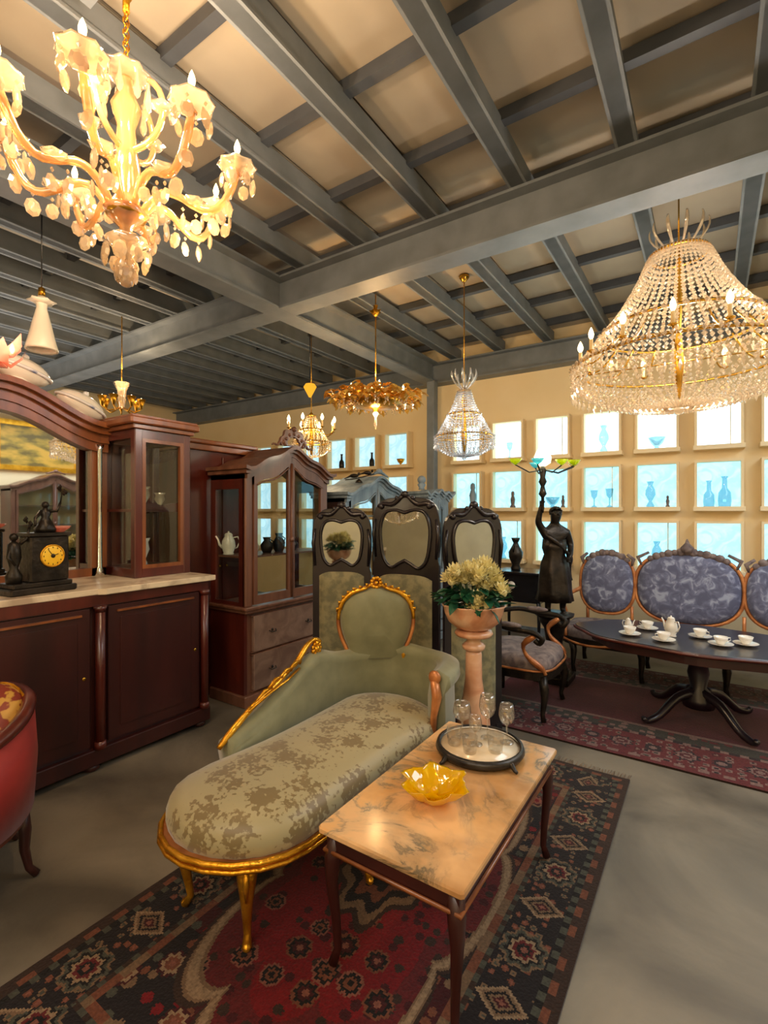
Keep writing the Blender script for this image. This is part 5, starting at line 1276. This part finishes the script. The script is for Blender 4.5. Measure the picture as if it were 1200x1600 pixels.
sill_item(2, 1, .08, 'goblet', 'right glass goblet of the pair right of the statue', s=1.08)
sill_item(1, 1, -.06, 'vase', 'pale vase in middle-row window above the sofa centre left')
sill_item(1, 1, .10, 'figure', 'little pink figurine in middle-row window above the sofa', 'greyfab', .5)
sill_item(0, 1, -.08, 'bottle', 'left clear decanter in middle-row window above the sofa centre')
sill_item(0, 1, .05, 'bottle', 'right clear decanter in middle-row window above the sofa centre', s=1.15)
sill_item(2, 2, .03, 'bowl', 'glass bowl in bottom-row window above the left sofa oval', s=1.2)
sill_item(1, 2, .0, 'vase', 'glass vase in bottom-row window left of the sofa crest')
sill_item(2, 0, .02, 'vase', 'glass vase in top-row window under the great chandelier, left', s=1.1)
sill_item(1, 0, .0, 'bowl', 'glass bowl in top-row window under the great chandelier, middle')
sill_item(8, 0, .09, 'bottle', 'dark decanter in top-row window left of the column, middle one', 'bronze', .8)
sill_item(7, 0, .05, 'bowl', 'gold rimmed bowl in top-row window nearest left of the column', 'gold', .7)
sill_item(9, 0, .06, 'bottle', 'dark decanter in top-row window above the glazed armoire crest', 'bronze', .85)
# magpie-like metal birds and cherub on top of the grey dresser
t = thing('bird_ornament', 'pair of dark metal birds on a twig atop the grey dresser', 'ornament', (-2.99, 4.02, 1.80), .6)
br = MB().ball((0, 0, .10), .028, 8, 6, (1.7, .8, .8)).ball((.05, 0, .12), .016, 7, 5).tube([(-.03, 0, .10), (-.10, 0, .07)], [.012, .004], 5)
obj('bird', br, 'bronze', t, (-.05, 0, -.03), 0); obj('bird', MB().ball((0, 0, .10), .026, 8, 6, (1.7, .8, .8)).ball((.05, 0, .12), .015, 7, 5).tube([(-.03, 0, .10), (-.10, 0, .08)], [.012, .004], 5), 'bronze', t, (.09, 0, .0), .4)
obj('twig', MB().tube([(-.14, 0, .03), (-.04, 0, .04), (.08, 0, .07), (.16, 0, .09)], .006, 5).lathe([(.04, 0), (.03, .02), (.006, .04)], 8), 'bronze', t)

# ------------------------------------------------------------------ right-hand wall: what the sideboard mirror shows
pt_ = thing('landscape_painting', 'gold framed yellow landscape painting reflected in the sideboard mirror', 'painting', (XR-.03, 4.0, 2.70))
obj('canvas', MB().box(-.008, .0, -.60, .60, -.36, .36), 'paint_land', pt_)
fr_ = MB()
for a, b, c, d in ((-.68, .68, .36, .45), (-.68, .68, -.45, -.36)): fr_.box(-.03, .03, a, b, c, d, b=.01)
for a, b in ((-.68, -.60), (.60, .68)): fr_.box(-.03, .03, a, b, -.36, .36, b=.01)
obj('picture_frame', fr_, 'gold', pt_)
armoire('mirrored_armoire', 'arched brown glazed armoire on the right wall, seen in the sideboard mirror', (2.70, 4.75, 0), -PI/2, 1.35, .45, 1.95, .75, .2, 'brownwood', 'drawerwood', crest=False, finial=True, shelves=(.4, .7))
